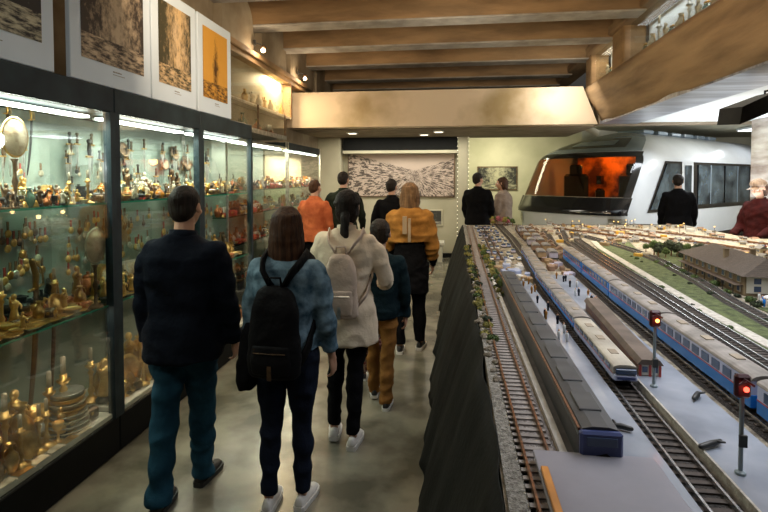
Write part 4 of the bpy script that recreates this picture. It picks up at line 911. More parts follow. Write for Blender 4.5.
    if hs == 'pony':
        h.ell(hd((0, -0.02, -0.03)), (0.085, 0.075, 0.10), ax, 16, 10)
        h.tube([hd((0, -0.09, -0.03)), hd((0, -0.118, -0.09)), hd((0.0, -0.125, -0.17)), hd((0.004, -0.125, -0.25)), hd((0.006, -0.12, -0.31))], [0.03, 0.034, 0.032, 0.026, 0.008], 12, flat=0.7)
    if hs in ('long', 'straight', 'bob'):
        rl = random.Random(seed); zb = {'long': -0.41, 'straight': -0.25, 'bob': -0.13}[hs]
        for q in range(26):
            a = R(180+(q/25)*180)+rl.uniform(-0.06, 0.06); ca, sa_ = math.cos(a), math.sin(a); e = zb*(0.72+0.34*rl.random())*(1.0 if abs(ca) < 0.8 else 0.8)
            pts = [(0.03*ca, -0.03+0.03*sa_, 0.122), (0.075*ca, -0.025+0.085*sa_, 0.07), (0.090*ca, -0.03+0.085*sa_, -0.01), (0.096*ca+rl.uniform(-.004, .004), -0.035+0.078*sa_, e*0.45), (0.088*ca+rl.uniform(-.008, .008), -0.058+0.06*sa_, e*0.8), (0.075*ca+rl.uniform(-.015, .015), -0.07+0.045*sa_, e)]
            h.tube([hd(p) for p in pts], [0.010, 0.013, 0.014, 0.014, 0.011, 0.004], 7)
    elif hs == 'short':
        rl = random.Random(seed)
        for q in range(40):
            a = rl.uniform(0, 2*PI); t_ = rl.uniform(0.2, 1.35); p = Vector((0.08*math.sin(t_)*math.cos(a), -0.022+0.094*math.sin(t_)*math.sin(a), 0.036+0.088*math.cos(t_)))
            if p.y > 0.045 and p.z < 0.07: continue
            h.tube([hd(p*0.97), hd(p+Vector((0.004, -0.008, -0.016))+p.normalized()*0.003)], [0.009, 0.004], 6)
    else:
        rl = random.Random(seed)
        for q in range(24):
            a = R(190+(q/23)*160); ca, sa_ = math.cos(a), math.sin(a)
            h.tube([hd((0.082*ca*1.0, -0.02+0.08*sa_*0.6+0.05, 0.10-0.02*abs(ca))), hd((0.092*ca, -0.03+0.07*sa_, 0.03)), hd((0.05*ca, -0.045+0.06*sa_, -0.02)), hd((0.01*ca, -0.095, -0.035))], [0.006, 0.009, 0.009, 0.007], 6)
    ho = fuse(h, 'hair', M[hm], r, 0.008 if detail else 0.011, 2, 0.006, seed+9, 2.2)
    return r, arms, T, hd, drop

# --- 1 man in navy jacket and jeans
P1 = person((-1.455, 2.61), R(2), 1.71, 'man with short dark hair in navy jacket and blue jeans, seen from behind', ('navy_jacket', 0.80, 0.02, 1.17), 'jeans_blue', 'shoe_black', ('short', 'hair_dark'),
  {'legL': (-11, 3, -3), 'legR': (13, 9, -4), 'armL': (-2, 8, 10, 0), 'armR': (6, 8, 10, 0), 'lean': 2, 'curl': 26, 'legw': 1.08}, 1, seed=4, sole='sole_black', head_turn=-3)
# --- 2 woman in denim jacket
P2 = person((-0.865, 2.60), R(-2), 1.59, 'woman with long brown hair in a denim jacket, walking behind the man in jeans', ('denim_jacket', 0.93, 0.01, 1.14), 'dark_jeans', 'shoe_white', ('long', 'hair_brown'),
  {'legL': (-3, 3, 0), 'legR': (2, 4, 0), 'armL': (2, 9, 12, 0), 'armR': (4, 10, 10, 0), 'lean': 1, 'legw': 1.08}, 1, True, seed=14, sleeve=0.8)
# --- 3 woman in beige coat
P3 = person((-0.69, 3.30), R(2), 1.67, 'woman with dark ponytail in a beige coat and black trousers', ('beige_coat', 0.71, 0.035, 1.14), 'black_cloth', 'shoe_white', ('pony', 'hair_dark'),
  {'legL': (12, 22, 0), 'legR': (-5, 1, -3), 'armL': (8, 12, 55, 25), 'armR': (4, 20, 72, 20), 'lean': 3, 'garment': 'coat'}, 1, True, seed=24)
# --- 4 boy
P4 = person((-0.545, 3.86), R(3), 1.40, 'boy with short dark hair in dark teal jacket and ochre trousers', ('teal_jacket', 0.86, 0.015, 1.10), 'ochre_trousers', 'shoe_black', ('short', 'hair_dark'),
  {'legL': (14, 6, -2), 'legR': (-4, 3, -2), 'armL': (6, 6, 20, 2), 'armR': (-4, 9, 14, 2), 'lean': 2, 'head': 1.2}, 1, seed=34)
# --- 5 small child hidden behind the coat
P5 = person((-0.68, 4.27), R(5), 1.12, 'small child in patterned leggings, half hidden between the coat and the boy', ('pattern_cloth', 0.70, 0.03, 1.1), 'pattern_cloth', 'shoe_black', ('straight', 'hair_brown'),
  {'legL': (10, 4, 1), 'legR': (-8, 5, 1), 'armL': (6, 6, 20, 2), 'armR': (4, 2, 14, 2)}, 0, True, seed=44)
# --- 6 woman in mustard shawl
P6 = person((-0.42, 5.12), R(-2), 1.70, 'woman with light brown hair in mustard top over black clothes', ('black_cloth', 0.62, 0.02, 1.05), 'black_cloth', 'shoe_black', ('straight', 'hair_light'),
  {'legL': (-4, 2, 0), 'legR': (8, 5, 1), 'armL': (4, 10, 30, 14), 'armR': (0, 11, 30, 6), 'garment': 'long_coat', 'collar': 'mustard', 'legw': 1.25}, 1, True, seed=54)
def shawl(Pn, m, zlow, bulk):
    r, arms, T, hd, drop = Pn; g = MB()
    g.loft([(z-drop, 0, T((0,0,z)).y, rx*bulk, ry*bulk) for z, rx, ry in ((zlow,0.185,0.128),(1.28,0.185,0.130),(1.37,0.188,0.124),(1.43,0.155,0.103),(1.475,0.10,0.085),(1.50,0.074,0.072))], 24)
    for k, (S, E_, W_, v) in arms.items():
        sd = -1 if k == 'L' else 1
        g.tube([T((sd*0.09, 0, 1.39)), S-Vector((sd*0.01, 0, 0.0)), S.lerp(E_, 0.5), E_, E_.lerp(W_, 0.15 if sd < 0 else 0.6)], [0.068*bulk, 0.070*bulk, 0.068*bulk, 0.062*bulk, 0.058*bulk], 14); g.ell(S-Vector((sd*0.012, 0, 0)), (0.070*bulk,)*3, None, 12, 8)
    fuse(g, 'shawl', M[m], r, 0.012, 3, 0.014, 77, 1.1)
shawl(P6, 'mustard', 1.14, 1.24)
MB().box(-0.05, -0.005, -0.192, -0.182, 1.24, 1.42, 0, 0.003).box(0.005, 0.035, -0.194, -0.184, 1.16, 1.40, 0, 0.003).build('scarf_end', M['lining'], P6[0])
# --- the rest, farther back
person((-1.98, 7.2), R(-12), 1.72, 'person with short brown hair in a bright orange jacket', ('orange_jacket', 0.84, 0.02, 1.16), 'black_cloth', 'shoe_black', ('short', 'hair_brown'), {'armL': (4, 9, 25, 5), 'armR': (0, 12, 20, 5), 'legL': (4, 2, 2), 'legR': (-4, 2, 2)}, 0, seed=64, head_turn=-15)
person((-1.66, 7.75), R(10), 1.84, 'man in a dark green jacket, left of the mural beside orange jacket', ('dark_green', 0.84, 0.02, 1.12), 'black_cloth', 'shoe_black', ('short', 'hair_dark'), {'armL': (10, 22, 50, 25), 'armR': (6, 16, 25, 5)}, 0, seed=74, head_turn=-20)
person((-0.88, 7.5), R(4), 1.73, 'person in black before the mural, left of the mustard top', ('black_cloth', 0.84, 0.01, 1.08), 'black_cloth', 'shoe_black', ('short', 'hair_dark'), {'armL': (6, 16, 30, 5), 'armR': (4, 10, 25, 5)}, 0, seed=84, head_turn=-25)
person((0.47, 9.6), R(-12), 1.84, 'man in black jacket beyond the table, turned to the person in the grey shirt', ('black_cloth', 0.84, 0.015, 1.18), 'jeans_blue', 'shoe_black', ('short', 'hair_dark'), {'armL': (4, 9, 30, 15), 'armR': (4, 9, 30, 15)}, 0, seed=94, head_turn=-35)
person((0.98, 9.95), R(60), 1.76, 'person in greyish pink shirt facing the man in black beyond the table', ('greige_shirt', 0.84, 0.01, 1.22), 'black_cloth', 'shoe_black', ('bob', 'hair_brown'), {'armL': (6, 8, 30, 10), 'armR': (10, 10, 40, 10)}, 0, True, seed=104, head_turn=25)
person((3.86, 9.4), R(-18), 1.81, 'man in black jacket standing before the metro car windows', ('black_cloth', 0.82, 0.02, 1.18), 'black_cloth', 'shoe_black', ('short', 'hair_dark'), {'armL': (6, 9, 20, 4), 'armR': (6, 9, 20, 4)}, 0, seed=114)
P13 = person((4.13, 7.5), R(112), 1.72, 'person in maroon coat and brown cap at the right edge, looking down', ('maroon', 0.7, 0.03, 1.22), 'black_cloth', 'shoe_black', ('bob', 'hair_brown'), {'armL': (10, 14, 45, 20), 'armR': (10, 14, 45, 20), 'garment': 'coat'}, 0, True, seed=124, head_turn=10, head_tilt=20)
r, arms, T, hd, drop = P13
cp = MB().ell(hd((0, -0.02, 0.058)), (0.096, 0.108, 0.075), None, 18, 10).grid([[tuple(hd((x*math.cos(0), y, 0.045-abs(x)*0.15))) for x in (-0.07,-0.03,0,0.03,0.07)] for y in (0.06, 0.12, 0.15)])
cp.build('cap', M['hair_grey'], r, True)
# --- backpacks and carried things
def backpack(P, m, z0, z1, wd, dp, label, strap_w=0.022, yoff=0.0, name='backpack', metal='silver', slim=False):
    pr, arms, T, hd, drop = P; s = pr.scale[0]
    r = empty(name, pr.location, pr.rotation_euler.z, label, 'backpack'); r.scale = pr.scale
    yb = -0.135+yoff; b = MB(); zt = z1-drop; zb = z0-drop
    b.loft([(zb, 0, yb-dp*0.5, wd*0.42, dp*0.42), (zb+0.02, 0, yb-dp*0.52, wd*0.5, dp*0.52), (zb+0.12, 0, yb-dp*0.55, wd*0.5, dp*0.56), (zt-0.12, 0, yb-dp*0.45, wd*0.44, dp*0.45), (zt-0.03, 0, yb-dp*0.36, wd*0.33, dp*0.34), (zt, 0, yb-dp*0.3, wd*0.2, dp*0.2)], 24, 3.0)
    fuse(b, 'pack_body', M[m], r, 0.010, 3, 0.008, 5, 1.0)
    p = MB().loft([(zb+0.03, 0, yb-dp*0.95, wd*0.36, dp*0.22), (zb+0.10, 0, yb-dp*1.0, wd*0.39, dp*0.25), (zb+0.19, 0, yb-dp*0.93, wd*0.36, dp*0.2)], 20, 3.0)
    q = fuse(p, 'front_pocket', M[m], r, 0.009, 3); MB().tube([(-wd*0.3, yb-dp*1.20, zb+0.155), (0, yb-dp*1.25, zb+0.155), (wd*0.3, yb-dp*1.20, zb+0.155)], 0.003, 6).build('zip', M[metal], q)
    MB().tube([(-0.035, yb-dp*0.3, zt-0.01), (-0.03, yb-dp*0.4, zt+0.045), (0.03, yb-dp*0.4, zt+0.045), (0.035, yb-dp*0.3, zt-0.01)], 0.007, 8).build('carry_handle', M[m], r, True)
    for sd in (-1, 1):
        pts = [(sd*0.03, yb-0.01, zt-0.02), (sd*0.085, yb-0.012, 1.40-drop), (sd*0.112, -0.085, 1.435-drop), (sd*0.118, 0.0, 1.472-drop), (sd*0.125, 0.09, 1.42-drop), (sd*0.14, 0.15, 1.33-drop), (sd*0.17, 0.09, 1.15-drop), (sd*0.16, yb+0.03, zb+0.14), (sd*wd*0.42, yb-0.02, zb+0.06)]
        pts = [(x, y+max(z+drop-0.95, 0)*0.03-(0.008 if i < 4 else 0), z) for i, (x, y, z) in enumerate(pts)]
        MB().tube(pts, strap_w, 8, flat=0.32, up=(1, 0, 0)).build('shoulder_strap', M[m], r, True)
    MB().box(-0.012, 0.012, yb-dp*1.24, yb-dp*1.18, zb+0.01, zb+0.09, 0, 0.002).build('buckle', M[metal], r)
    return r
backpack(P2, 'backpack_black', 0.83, 1.33, 0.30, 0.115, 'black backpack with leather tag on the back of the woman in denim', 0.044, metal='bronze')
backpack(P3, 'backpack_beige', 0.92, 1.34, 0.23, 0.10, 'small pale beige backpack on the back of the woman in coat', 0.022, -0.03)
r2 = P2[0]
cj = empty('carried_jacket', r2.location, r2.rotation_euler.z, 'black jacket hanging from the left arm of the woman in denim', 'jacket'); cj.scale = r2.scale
g = MB().loft([(0.70, -0.215, -0.05, 0.035, 0.05), (0.78, -0.205, -0.045, 0.06, 0.075), (0.92, -0.20, -0.03, 0.07, 0.085), (1.03, -0.20, -0.01, 0.062, 0.08), (1.08, -0.205, 0.0, 0.04, 0.06)], 18)
g.tube([(-0.24, -0.08, 0.86), (-0.255, -0.09, 0.76), (-0.24, -0.085, 0.70)], [0.035, 0.032, 0.028], 10)
fuse(g, 'draped_cloth', M['black_cloth'], cj, 0.011, 3, 0.014, 3, 1.0)
# ================================================================== MODEL RAILWAY TABLE
dm('table_wood', (0.2, 0.13, 0.07), None, 6, 0.6)
dm('gravel', (0.36, 0.34, 0.30), (0.14, 0.13, 0.11), 90, 0.9, bump=0.8, bscale=160, detail=3)
dm('sand', (0.40, 0.35, 0.26), (0.13, 0.11, 0.08), 16, 0.9, bump=0.6, bscale=60, detail=8)
dm('turf', (0.12, 0.145, 0.05), (0.045, 0.06, 0.02), 22, 0.95, bump=0.8, bscale=120)
dm('gloss_platform', (0.34, 0.37, 0.42), (0.19, 0.215, 0.26), 5, 0.16, spec=0.8, lo=0.3, hi=0.7)
dm('grey_board', (0.25, 0.24, 0.27), (0.20, 0.195, 0.22), 6, 0.5)
dm('asphalt', (0.10, 0.10, 0.105), (0.06, 0.06, 0.062), 14, 0.7)
dm('rust_rail', (0.28, 0.12, 0.05), (0.12, 0.06, 0.03), 60, 0.35, metal=0.5); dm('steel_rail', (0.45, 0.45, 0.45), (0.25, 0.24, 0.23), 60, 0.25, metal=0.8)
dm('pale_ballast', (0.34, 0.31, 0.29), (0.15, 0.13, 0.12), 120, 0.9, bump=0.7, bscale=200); dm('dark_ballast', (0.06, 0.052, 0.045), (0.028, 0.025, 0.022), 110, 0.9, bump=0.7, bscale=200)
dm('sleeper_pale', (0.30, 0.27, 0.25), None, 40, 0.8); dm('sleeper_dark', (0.07, 0.055, 0.045), None, 40, 0.8)
dm('pale_path', (0.52, 0.49, 0.42), (0.34, 0.31, 0.26), 40, 0.9, bump=0.4, bscale=120); dm('white_line', (0.62, 0.6, 0.56), None, 20, 0.7)
dm('lit_rail_orange', (0.62, 0.25, 0.04), None, 12, 0.5)  # orange of a lit rusty rail, put into the colour
tb = empty('railway_table', (0, 0, 0), 0, 'long dark draped table carrying the whole model railway', 'table')
TE = [(0.124, -1.5), (0.124, 1.15), (0.142, 2.25), (0.160, 5.0), (0.178, 8.25)]
MB().add([(x, y, 0.94) for x, y in TE]+[(3.7, 8.8, 0.94), (3.7, 6.9, 0.94), (6.2, 6.7, 0.94), (6.2, -1.5, 0.94)]+[(x, y, 0.997) for x, y in TE]+[(3.7, 8.8, 0.997), (3.7, 6.9, 0.997), (6.2, 6.7, 0.997), (6.2, -1.5, 0.997)],
   [tuple(range(8, -1, -1)), tuple(range(9, 18))]+[(i, (i+1) % 9, 9+(i+1) % 9, 9+i) for i in range(9)]).build('table_top', M['sand'], tb)
for x, y in ((0.35, -1.0), (0.4, 3.5), (0.4, 8.0), (3.5, 8.4), (5.8, 6.2), (5.8, -1.0), (3.0, 3.5)): MB().box(x-0.04, x+0.04, y-0.04, y+0.04, 0, 0.94).build('leg', M['table_wood'], tb)
def skirt():
    P = []; N = 420
    path = []
    for i in range(N+1):
        t = i/N
        if t < 0.86:
            y = -1.5+(9.75)*(t/0.86); x = np.interp(y, [p[1] for p in TE], [p[0] for p in TE]); path.append((x, y, -1, 0))
        else:
            k = (t-0.86)/0.14; path.append((0.178+k*3.5, 8.25+k*0.55, -0.15, 0.99))
    for j in range(15):
        v = j/14; z = 1.004-v*0.998; row = []
        for i, (x, y, nx, ny) in enumerate(path):
            s = x*1.0+y
            fold = 0.022*math.sin(s*7.0+2.5*v+0.8*math.sin(s*2.3))+0.013*math.sin(s*15+1.3*math.sin(s*4)+3*v)+0.004*math.sin(s*37-4*v)
            fl = 0.31*v**0.85 if nx < -0.5 else 0.16*v
            if 0.80*N < i < 0.86*N: pass
            o = fl+fold*(0.3+v*0.45)+0.008
            row.append((x+nx*o, y+ny*o, z+(0.012*math.sin(s*5) if j == 0 else 0)*0.4))
        P.append(row)
    return MB().grid(P)
sk = skirt().build('skirt', M['skirt'], tb, True); so = sk.modifiers.new('thickness', 'SOLIDIFY'); so.thickness = 0.004
def strip(name, m, path, o0, o1, z0, z1, label=None, cat=None, parent=None, group=None):
    o = MB().sweep(path, [(o0, z0), (o1, z0), (o1, z1), (o0, z1)]).build(name, m, parent)
    if label: tag(o, label, cat, group)
    return o
strip('gravel_strip', M['gravel'], [(x, y) for x, y in TE[1:]] and [(0.124, 0.3), (0.142, 2.25), (0.16, 5.0), (0.178, 8.2)], -0.001, 0.058, 0.996, 1.006, None, None, tb)
strip('turf_strip', M['turf'], [(1.50, 0.8), (1.50, 2.5), (1.53, 3.6), (1.60, 4.6), (1.72, 5.6), (1.86, 6.3)], -0.20, 0.20, 0.996, 1.002, None, None, tb)
strip('turf_strip', M['turf'], [(2.02, 1.2), (2.02, 2.6), (2.02, 3.2)], -0.27, 0.5, 0.996, 1.0025, None, None, tb)
strip('turf_strip', M['turf'], [(1.98, 4.6), (2.1, 5.2), (2.3, 5.9)], -0.13, 0.35, 0.996, 1.0025, None, None, tb)
strip('footpath', M['pale_path'], [(1.43, 0.9), (1.41, 2.48), (1.42, 3.1), (1.476, 4.05), (1.576, 5.7), (1.66, 6.3)], -0.032, 0.032, 1.0, 1.006, None, None, tb)
def track(path, label, rail, ballast, sleeper, g=0.0325, z=0.998, sp=0.036, bw=0.062, start=0.0):
    r = empty('model_track', (path[0][0], path[0][1], 0), 0, label, 'track'); ox, oy = path[0]
    pp = [(x-ox, y-oy) for x, y in path]
    MB().sweep(pp, [(-bw, z), (bw, z), (bw-0.012, z+0.008), (-bw+0.012, z+0.008)]).build('ballast', M[ballast], r)
    for s in (-1, 1):
        MB().sweep(pp, [(s*g-0.004, z+0.012), (s*g+0.004, z+0.012), (s*g+0.003, z+0.024), (s*g-0.003, z+0.024)]).build('rail', M[rail], r)
    # walk the path for the sleepers
    sl = MB(); d = 0; i = 0; L = [0]
    for a, b in zip(pp, pp[1:]): L.append(L[-1]+math.hypot(b[0]-a[0], b[1]-a[1]))
    t = 0.02; cnt = 0
    while t < L[-1] and cnt < 900:
        while L[i+1] < t: i += 1
        k = (t-L[i])/(L[i+1]-L[i]); a, b = pp[i], pp[i+1]; px, py = a[0]+(b[0]-a[0])*k, a[1]+(b[1]-a[1])*k
        dx, dy = (b[0]-a[0]), (b[1]-a[1]); l = math.hypot(dx, dy); dx /= l; dy /= l; nx, ny = dy, -dx; hw, hl = 0.008, g+0.017
        V = [(px+nx*u*hl+dx*v*hw, py+ny*u*hl+dy*v*hw, zz) for zz in (z+0.004, z+0.0125) for u, v in ((-1,-1),(1,-1),(1,1),(-1,1))]
        sl.add(V, [(3,2,1,0),(4,5,6,7),(0,1,5,4),(1,2,6,5),(2,3,7,6),(3,0,4,7)]); t += sp; cnt += 1
    o = sl.build('sleepers', M[sleeper], r); o['kind'] = 'stuff'
    return r
track([(0.2275, 0.5), (0.2275, 1.2), (0.222, 2.27), (0.226, 3.1), (0.235, 4.5), (0.25, 6.0), (0.27, 8.0)], 'rusty railed track beside the gravel edge of the table', 'rust_rail', 'pale_ballast', 'sleeper_pale')
track([(0.60, 0.5), (0.5975, 1.25), (0.6025, 1.93), (0.625, 3.5), (0.70, 5.0), (0.74, 6.4), (0.74, 8.2)], 'dark steel track running under the small railcar, between two grey platforms', 'steel_rail', 'dark_ballast', 'sleeper_dark')
track([(0.955, 0.8), (0.955, 2.0), (0.965, 3.0), (1.0, 4.1), (1.06, 5.2), (1.15, 6.2), (1.3, 7.4)], 'track carrying the blue passenger train', 'steel_rail', 'dark_ballast', 'sleeper_dark')
track([(1.165, 0.8), (1.165, 1.9), (1.19, 2.69), (1.235, 3.6), (1.29, 5.0), (1.36, 6.4), (1.55, 7.6)], 'first dark track right of the blue train, left of the green strip', 'steel_rail', 'dark_ballast', 'sleeper_dark')
track([(1.285, 0.8), (1.285, 2.1), (1.31, 2.9), (1.345, 3.6), (1.40, 5.0), (1.50, 6.4), (1.72, 7.6)], 'second dark track right of the blue train, along the green strip', 'steel_rail', 'dark_ballast', 'sleeper_dark')
track([(1.62, 0.9), (1.60, 2.6), (1.67, 3.3), (1.76, 3.9), (1.85, 4.8), (1.85, 5.5), (1.78, 6.2), (1.66, 7.0)], 'curving dark track between the grass and the model station', 'steel_rail', 'dark_ballast', 'sleeper_dark')
for k, pth in enumerate(([(2.6, 4.9), (2.4, 5.8), (2.2, 6.5), (1.9, 7.2), (1.5, 7.8)], [(3.2, 5.2), (2.9, 6.1), (2.5, 6.8), (2.1, 7.5)], [(3.8, 5.6), (3.4, 6.4), (2.9, 7.2), (2.4, 7.9)], [(0.9, 5.4), (0.9, 6.5), (0.95, 7.5), (1.05, 8.2)], [(0.42, 4.7), (0.44, 6.0), (0.46, 8.0)], [(2.75, 2.4), (2.75, 3.4), (2.72, 4.2), (2.6, 4.9)], [(3.6, 3.6), (3.3, 4.6), (3.2, 5.2)])):
    track(pth, ('pale curving siding nearest to the station, at the far end of the layout', 'pale siding in the middle of the far yard', 'pale outermost siding near the back right of the layout', 'short far track left of the yard', 'far track behind the long dark carriage', 'track behind the model station', 'rightmost track behind the station')[k], 'rust_rail', 'pale_ballast', 'sleeper_dark', sp=0.06)
# platforms and boards
o = MB().box(0.292, 0.312, 1.37, 4.6, 0.998, 1.012).build('kerb_line', M['white_line'], None); tag(o, 'thin pale kerb line between the rusty track and the dark carriage', 'kerb')
strip('service_road', M['asphalt'], [(0.338, 1.37), (0.345, 4.5)], -0.024, 0.03, 0.997, 1.004, 'dark narrow road along left side of the long dark carriage', 'road')
o = MB().box(0.445, 0.548, 0.5, 3.7, 0.998, 1.022, 0, 0.002).build('platform', M['gloss_platform']); tag(o, 'narrow glossy grey platform between the dark carriage and the small railcar', 'platform')
o = MB().prism([(0.663, 0.5), (0.663, 2.4), (0.71, 3.9), (0.885, 3.9), (0.86, 3.2), (0.835, 2.4), (0.835, 0.5)], 'z', 0.998, 1.034).build('platform', M['gloss_platform']); tag(o, 'wide glossy grey platform with two red signals beside the blue train', 'platform')
o = MB().box(0.655, 0.661, 0.5, 2.6, 0.998, 1.036).build('platform_wall', M['pale_path']); tag(o, 'thin pale edge wall of the signal platform facing the small railcar track', 'wall')
o = MB().box(0.262-0.048, 0.515, 0.3, 1.365, 1.026, 1.036, 0, 0.002).build('cover_board', M['grey_board']); tag(o, 'flat grey cover board lying over the rusty track in the foreground', 'board')
o = MB().box(0.218, 0.236, 0.9, 1.27, 1.037, 1.047, 0, 0.002).build('lit_rail_strip', M['lit_rail_orange']); tag(o, 'short orange strip standing in for the lit rail, left edge of cover board', 'strip')  # invented strip, its orange stands in for the lit rusty rail

# ---- rolling stock
dm('coach_blue', (0.02, 0.20, 0.62), (0.015, 0.15, 0.50), 5, 0.25); dm('coach_lilac', (0.50, 0.54, 0.72), (0.42, 0.46, 0.62), 5, 0.3); dm('coach_roof', (0.26, 0.23, 0.20), (0.13, 0.115, 0.095), 14, 0.6)
dm('coach_window', (0.06, 0.09, 0.16), None, 5, 0.1); dm('cream', (0.42, 0.38, 0.30), (0.26, 0.23, 0.18), 9, 0.5); dm('dark_roof', (0.06, 0.062, 0.062), (0.032, 0.033, 0.034), 9, 0.5)
dm('navy_face', (0.045, 0.065, 0.19), (0.03, 0.045, 0.14), 9, 0.35); dm('coach_pale_blue', (0.36, 0.42, 0.62), None, 5, 0.3); dm('brown_roof', (0.12, 0.085, 0.06), (0.065, 0.045, 0.03), 12, 0.7)
def coach(L, wd, h, lower, upper, roofm, nwin, zb=0.022, cab=None):
    """a coach along +y from the origin, wheels on the rails"""
    r = empty('model_coach'); hw = wd/2
    MB().box(-hw, hw, 0.01, L-0.01, zb, zb+h*0.40, 0, 0.002).build('lower_body', M[lower], r)
    MB().box(-hw+0.001, hw-0.001, 0.011, L-0.011, zb+h*0.40, zb+h*0.84, 0, 0.001).build('upper_body', M[upper], r)
    rf = [( -hw, zb+h*0.82)]+[(-hw*math.cos(t*PI/8), zb+h*0.84+h*0.16*math.sin(t*PI/8)) for t in range(9)]+[(hw, zb+h*0.82)]
    MB().prism(rf, 'y', 0.006, L-0.006).build('roof', M[roofm], r)
    for s in (-1, 1):
        for k in range(nwin):
            y = 0.035+(L-0.07)*(k+0.5)/nwin; w2 = (L-0.07)/nwin*0.34
            MB().box(*sorted((s*(hw-0.002), s*(hw+0.0015))), y-w2, y+w2, zb+h*0.46, zb+h*0.74).build('window', M['coach_window'], r)
        MB().box(*sorted((s*(hw-0.001), s*(hw+0.001))), 0.012, L-0.012, zb+h*0.385, zb+h*0.415).build('stripe', M['red'], r)
    for yy in (0.14*L, 0.86*L):
        bg = MB().box(-hw*0.8, hw*0.8, yy-0.04, yy+0.04, 0.008, 0.020, 0, 0.001).build('bogie', M['iron'], r)
        for dy in (-0.026, 0.026):
            w_ = MB()
            for s in (-1, 1): w_.grid([[(x, yy+dy+0.011*math.cos(a*PI/6), 0.011+0.011*math.sin(a*PI/6)) for a in range(12)] for x in (s*0.03, s*0.036)], 0, True, True)
            w_.build('wheelset', M['iron'], bg)
    MB().box(-0.012, 0.012, -0.004, 0.012, zb+0.004, zb+0.014).build('coupling', M['iron'], r)
    for k in range(3): MB().box(-0.014, 0.014, L*(0.2+0.28*k), L*(0.2+0.28*k)+0.05, zb+h*0.99, zb+h*1.03, 0, 0.002).build('roof_vent', M['slab'], r)
    return r
def place_on(o, path, dist):
    L = 0
    for a, b in zip(path, path[1:]):
        l = math.hypot(b[0]-a[0], b[1]-a[1])
        if L+l >= dist:
            k = (dist-L)/l; o.location = (a[0]+(b[0]-a[0])*k, a[1]+(b[1]-a[1])*k, 1.021); o.rotation_euler = (0, 0, -math.atan2(b[0]-a[0], b[1]-a[1])); return
        L += l
pth = [(0.955, 0.8), (0.955, 2.0), (0.965, 3.0), (1.0, 4.1), (1.06, 5.2)]
c0 = coach(0.74, 0.090, 0.105, 'coach_blue', 'coach_lilac', 'coach_roof', 9)
c1 = coach(0.74, 0.090, 0.105, 'coach_blue', 'coach_blue', 'coach_roof', 9)
for i in range(5):
    if i == 0: o = c0
    elif i == 3: o = c1
    else: o = copy_tree(c0 if i < 3 else c1)
    place_on(o, pth, 0.12+i*0.752); tag(o, nth(i)+' coach from the foreground of the long blue passenger train', 'model train', 'coaches of the blue train')
    if i >= 3: pass
# small white and blue railcar train
def railcar():
    r = coach(0.62, 0.080, 0.056, 'coach_pale_blue', 'cream', 'cream', 7); r.name = 'model_railcar'
    MB().box(-0.039, 0.039, -0.004, 0.012, 0.024, 0.046, 0, 0.004).build('nose', M['coach_lilac'], r)
    MB().box(-0.034, 0.034, -0.006, 0.004, 0.048, 0.066, 0, 0.002).build('cab_window', M['coach_window'], r)
    MB().box(-0.03, 0.03, -0.007, 0.0, 0.030, 0.038).build('bumper', M['navy_face'], r)
    return r
pth = [(0.5975, 1.25), (0.6025, 1.93), (0.625, 3.5), (0.70, 5.0), (0.74, 6.4)]
rc = railcar()
for i in range(5):
    if i == 1: rc2 = coach(0.62, 0.080, 0.056, 'coach_blue', 'coach_pale_blue', 'coach_roof', 7); rc2.name = 'model_railcar'
    o = rc if i == 0 else (rc2 if i == 1 else copy_tree(rc2)); place_on(o, pth, 0.60+i*0.635); tag(o, nth(i)+' car from the foreground of the small pale blue and cream train', 'model train', 'cars of the small cream train')
# the long carriage with dark roof and blue end
r = empty('model_dark_carriage', (0.385, 1.365, 0.998), 0, 'very long dark roofed carriage ending in a dark blue front near the board', 'model train')
MB().box(-0.052, 0.052, 0.01, 2.25, 0.0, 0.085, 0, 0.003).build('body', M['dark_roof'], r)
MB().prism([(-0.056, 0.083), (-0.045, 0.100), (-0.02, 0.106), (0.02, 0.106), (0.045, 0.100), (0.056, 0.083)], 'y', 0.004, 2.25).build('roof', M['dark_roof'], r)
MB().box(-0.055, -0.049, 0.01, 2.25, 0.092, 0.099).build('roof_edge', M['rust_rail'], r)
MB().box(-0.053, 0.053, -0.012, 0.012, 0.006, 0.098, 0, 0.006).build('front', M['navy_face'], r)
MB().add([(-0.045,-0.013,0.006),(0.045,-0.013,0.006),(0.045,-0.013,0.02),(0.012,-0.014,0.045),(-0.045,-0.013,0.03),(-0.045,-0.011,0.006),(0.045,-0.011,0.006),(0.045,-0.011,0.02),(0.012,-0.011,0.045),(-0.045,-0.011,0.03)], [(0,1,2,3,4),(9,8,7,6,5),(0,5,6,1),(1,6,7,2),(2,7,8,3),(3,8,9,4),(4,9,5,0)]).build('front_skirt', M['base_dark'], r)
MB().box(-0.038, 0.038, -0.015, -0.010, 0.062, 0.086, 0, 0.001).build('front_window', M['coach_window'], r)
for k in range(10): MB().box(-0.03, 0.03, 0.1+k*0.21, 0.22+k*0.21, 0.104, 0.110, 0, 0.002).build('roof_panel', M['dark_roof'], r)
# goods shed on the platform
r = empty('model_goods_shed', (0.712, 1.94, 1.034), R(-3), 'long brown roofed shed with pale red framed end, on the signal platform', 'model building')
MB().box(-0.036, 0.036, 0, 0.95, 0, 0.045).build('wall', M['wood'], r)
MB().prism([(-0.044, 0.043), (-0.030, 0.062), (0.030, 0.062), (0.044, 0.043)], 'y', -0.012, 0.96).build('roof', M['brown_roof'], r)
MB().box(-0.034, 0.034, -0.004, 0.002, 0.004, 0.044).build('end_wall', M['white_box'], r)
for x in (-0.033, 0.0, 0.033): MB().box(x-0.004, x+0.004, -0.007, -0.003, 0, 0.045).build('post', M['red'], r)
for x in (-0.017, 0.017): MB().box(x-0.009, x+0.009, -0.0055, -0.003, 0.014, 0.034).build('window', M['coach_window'], r)
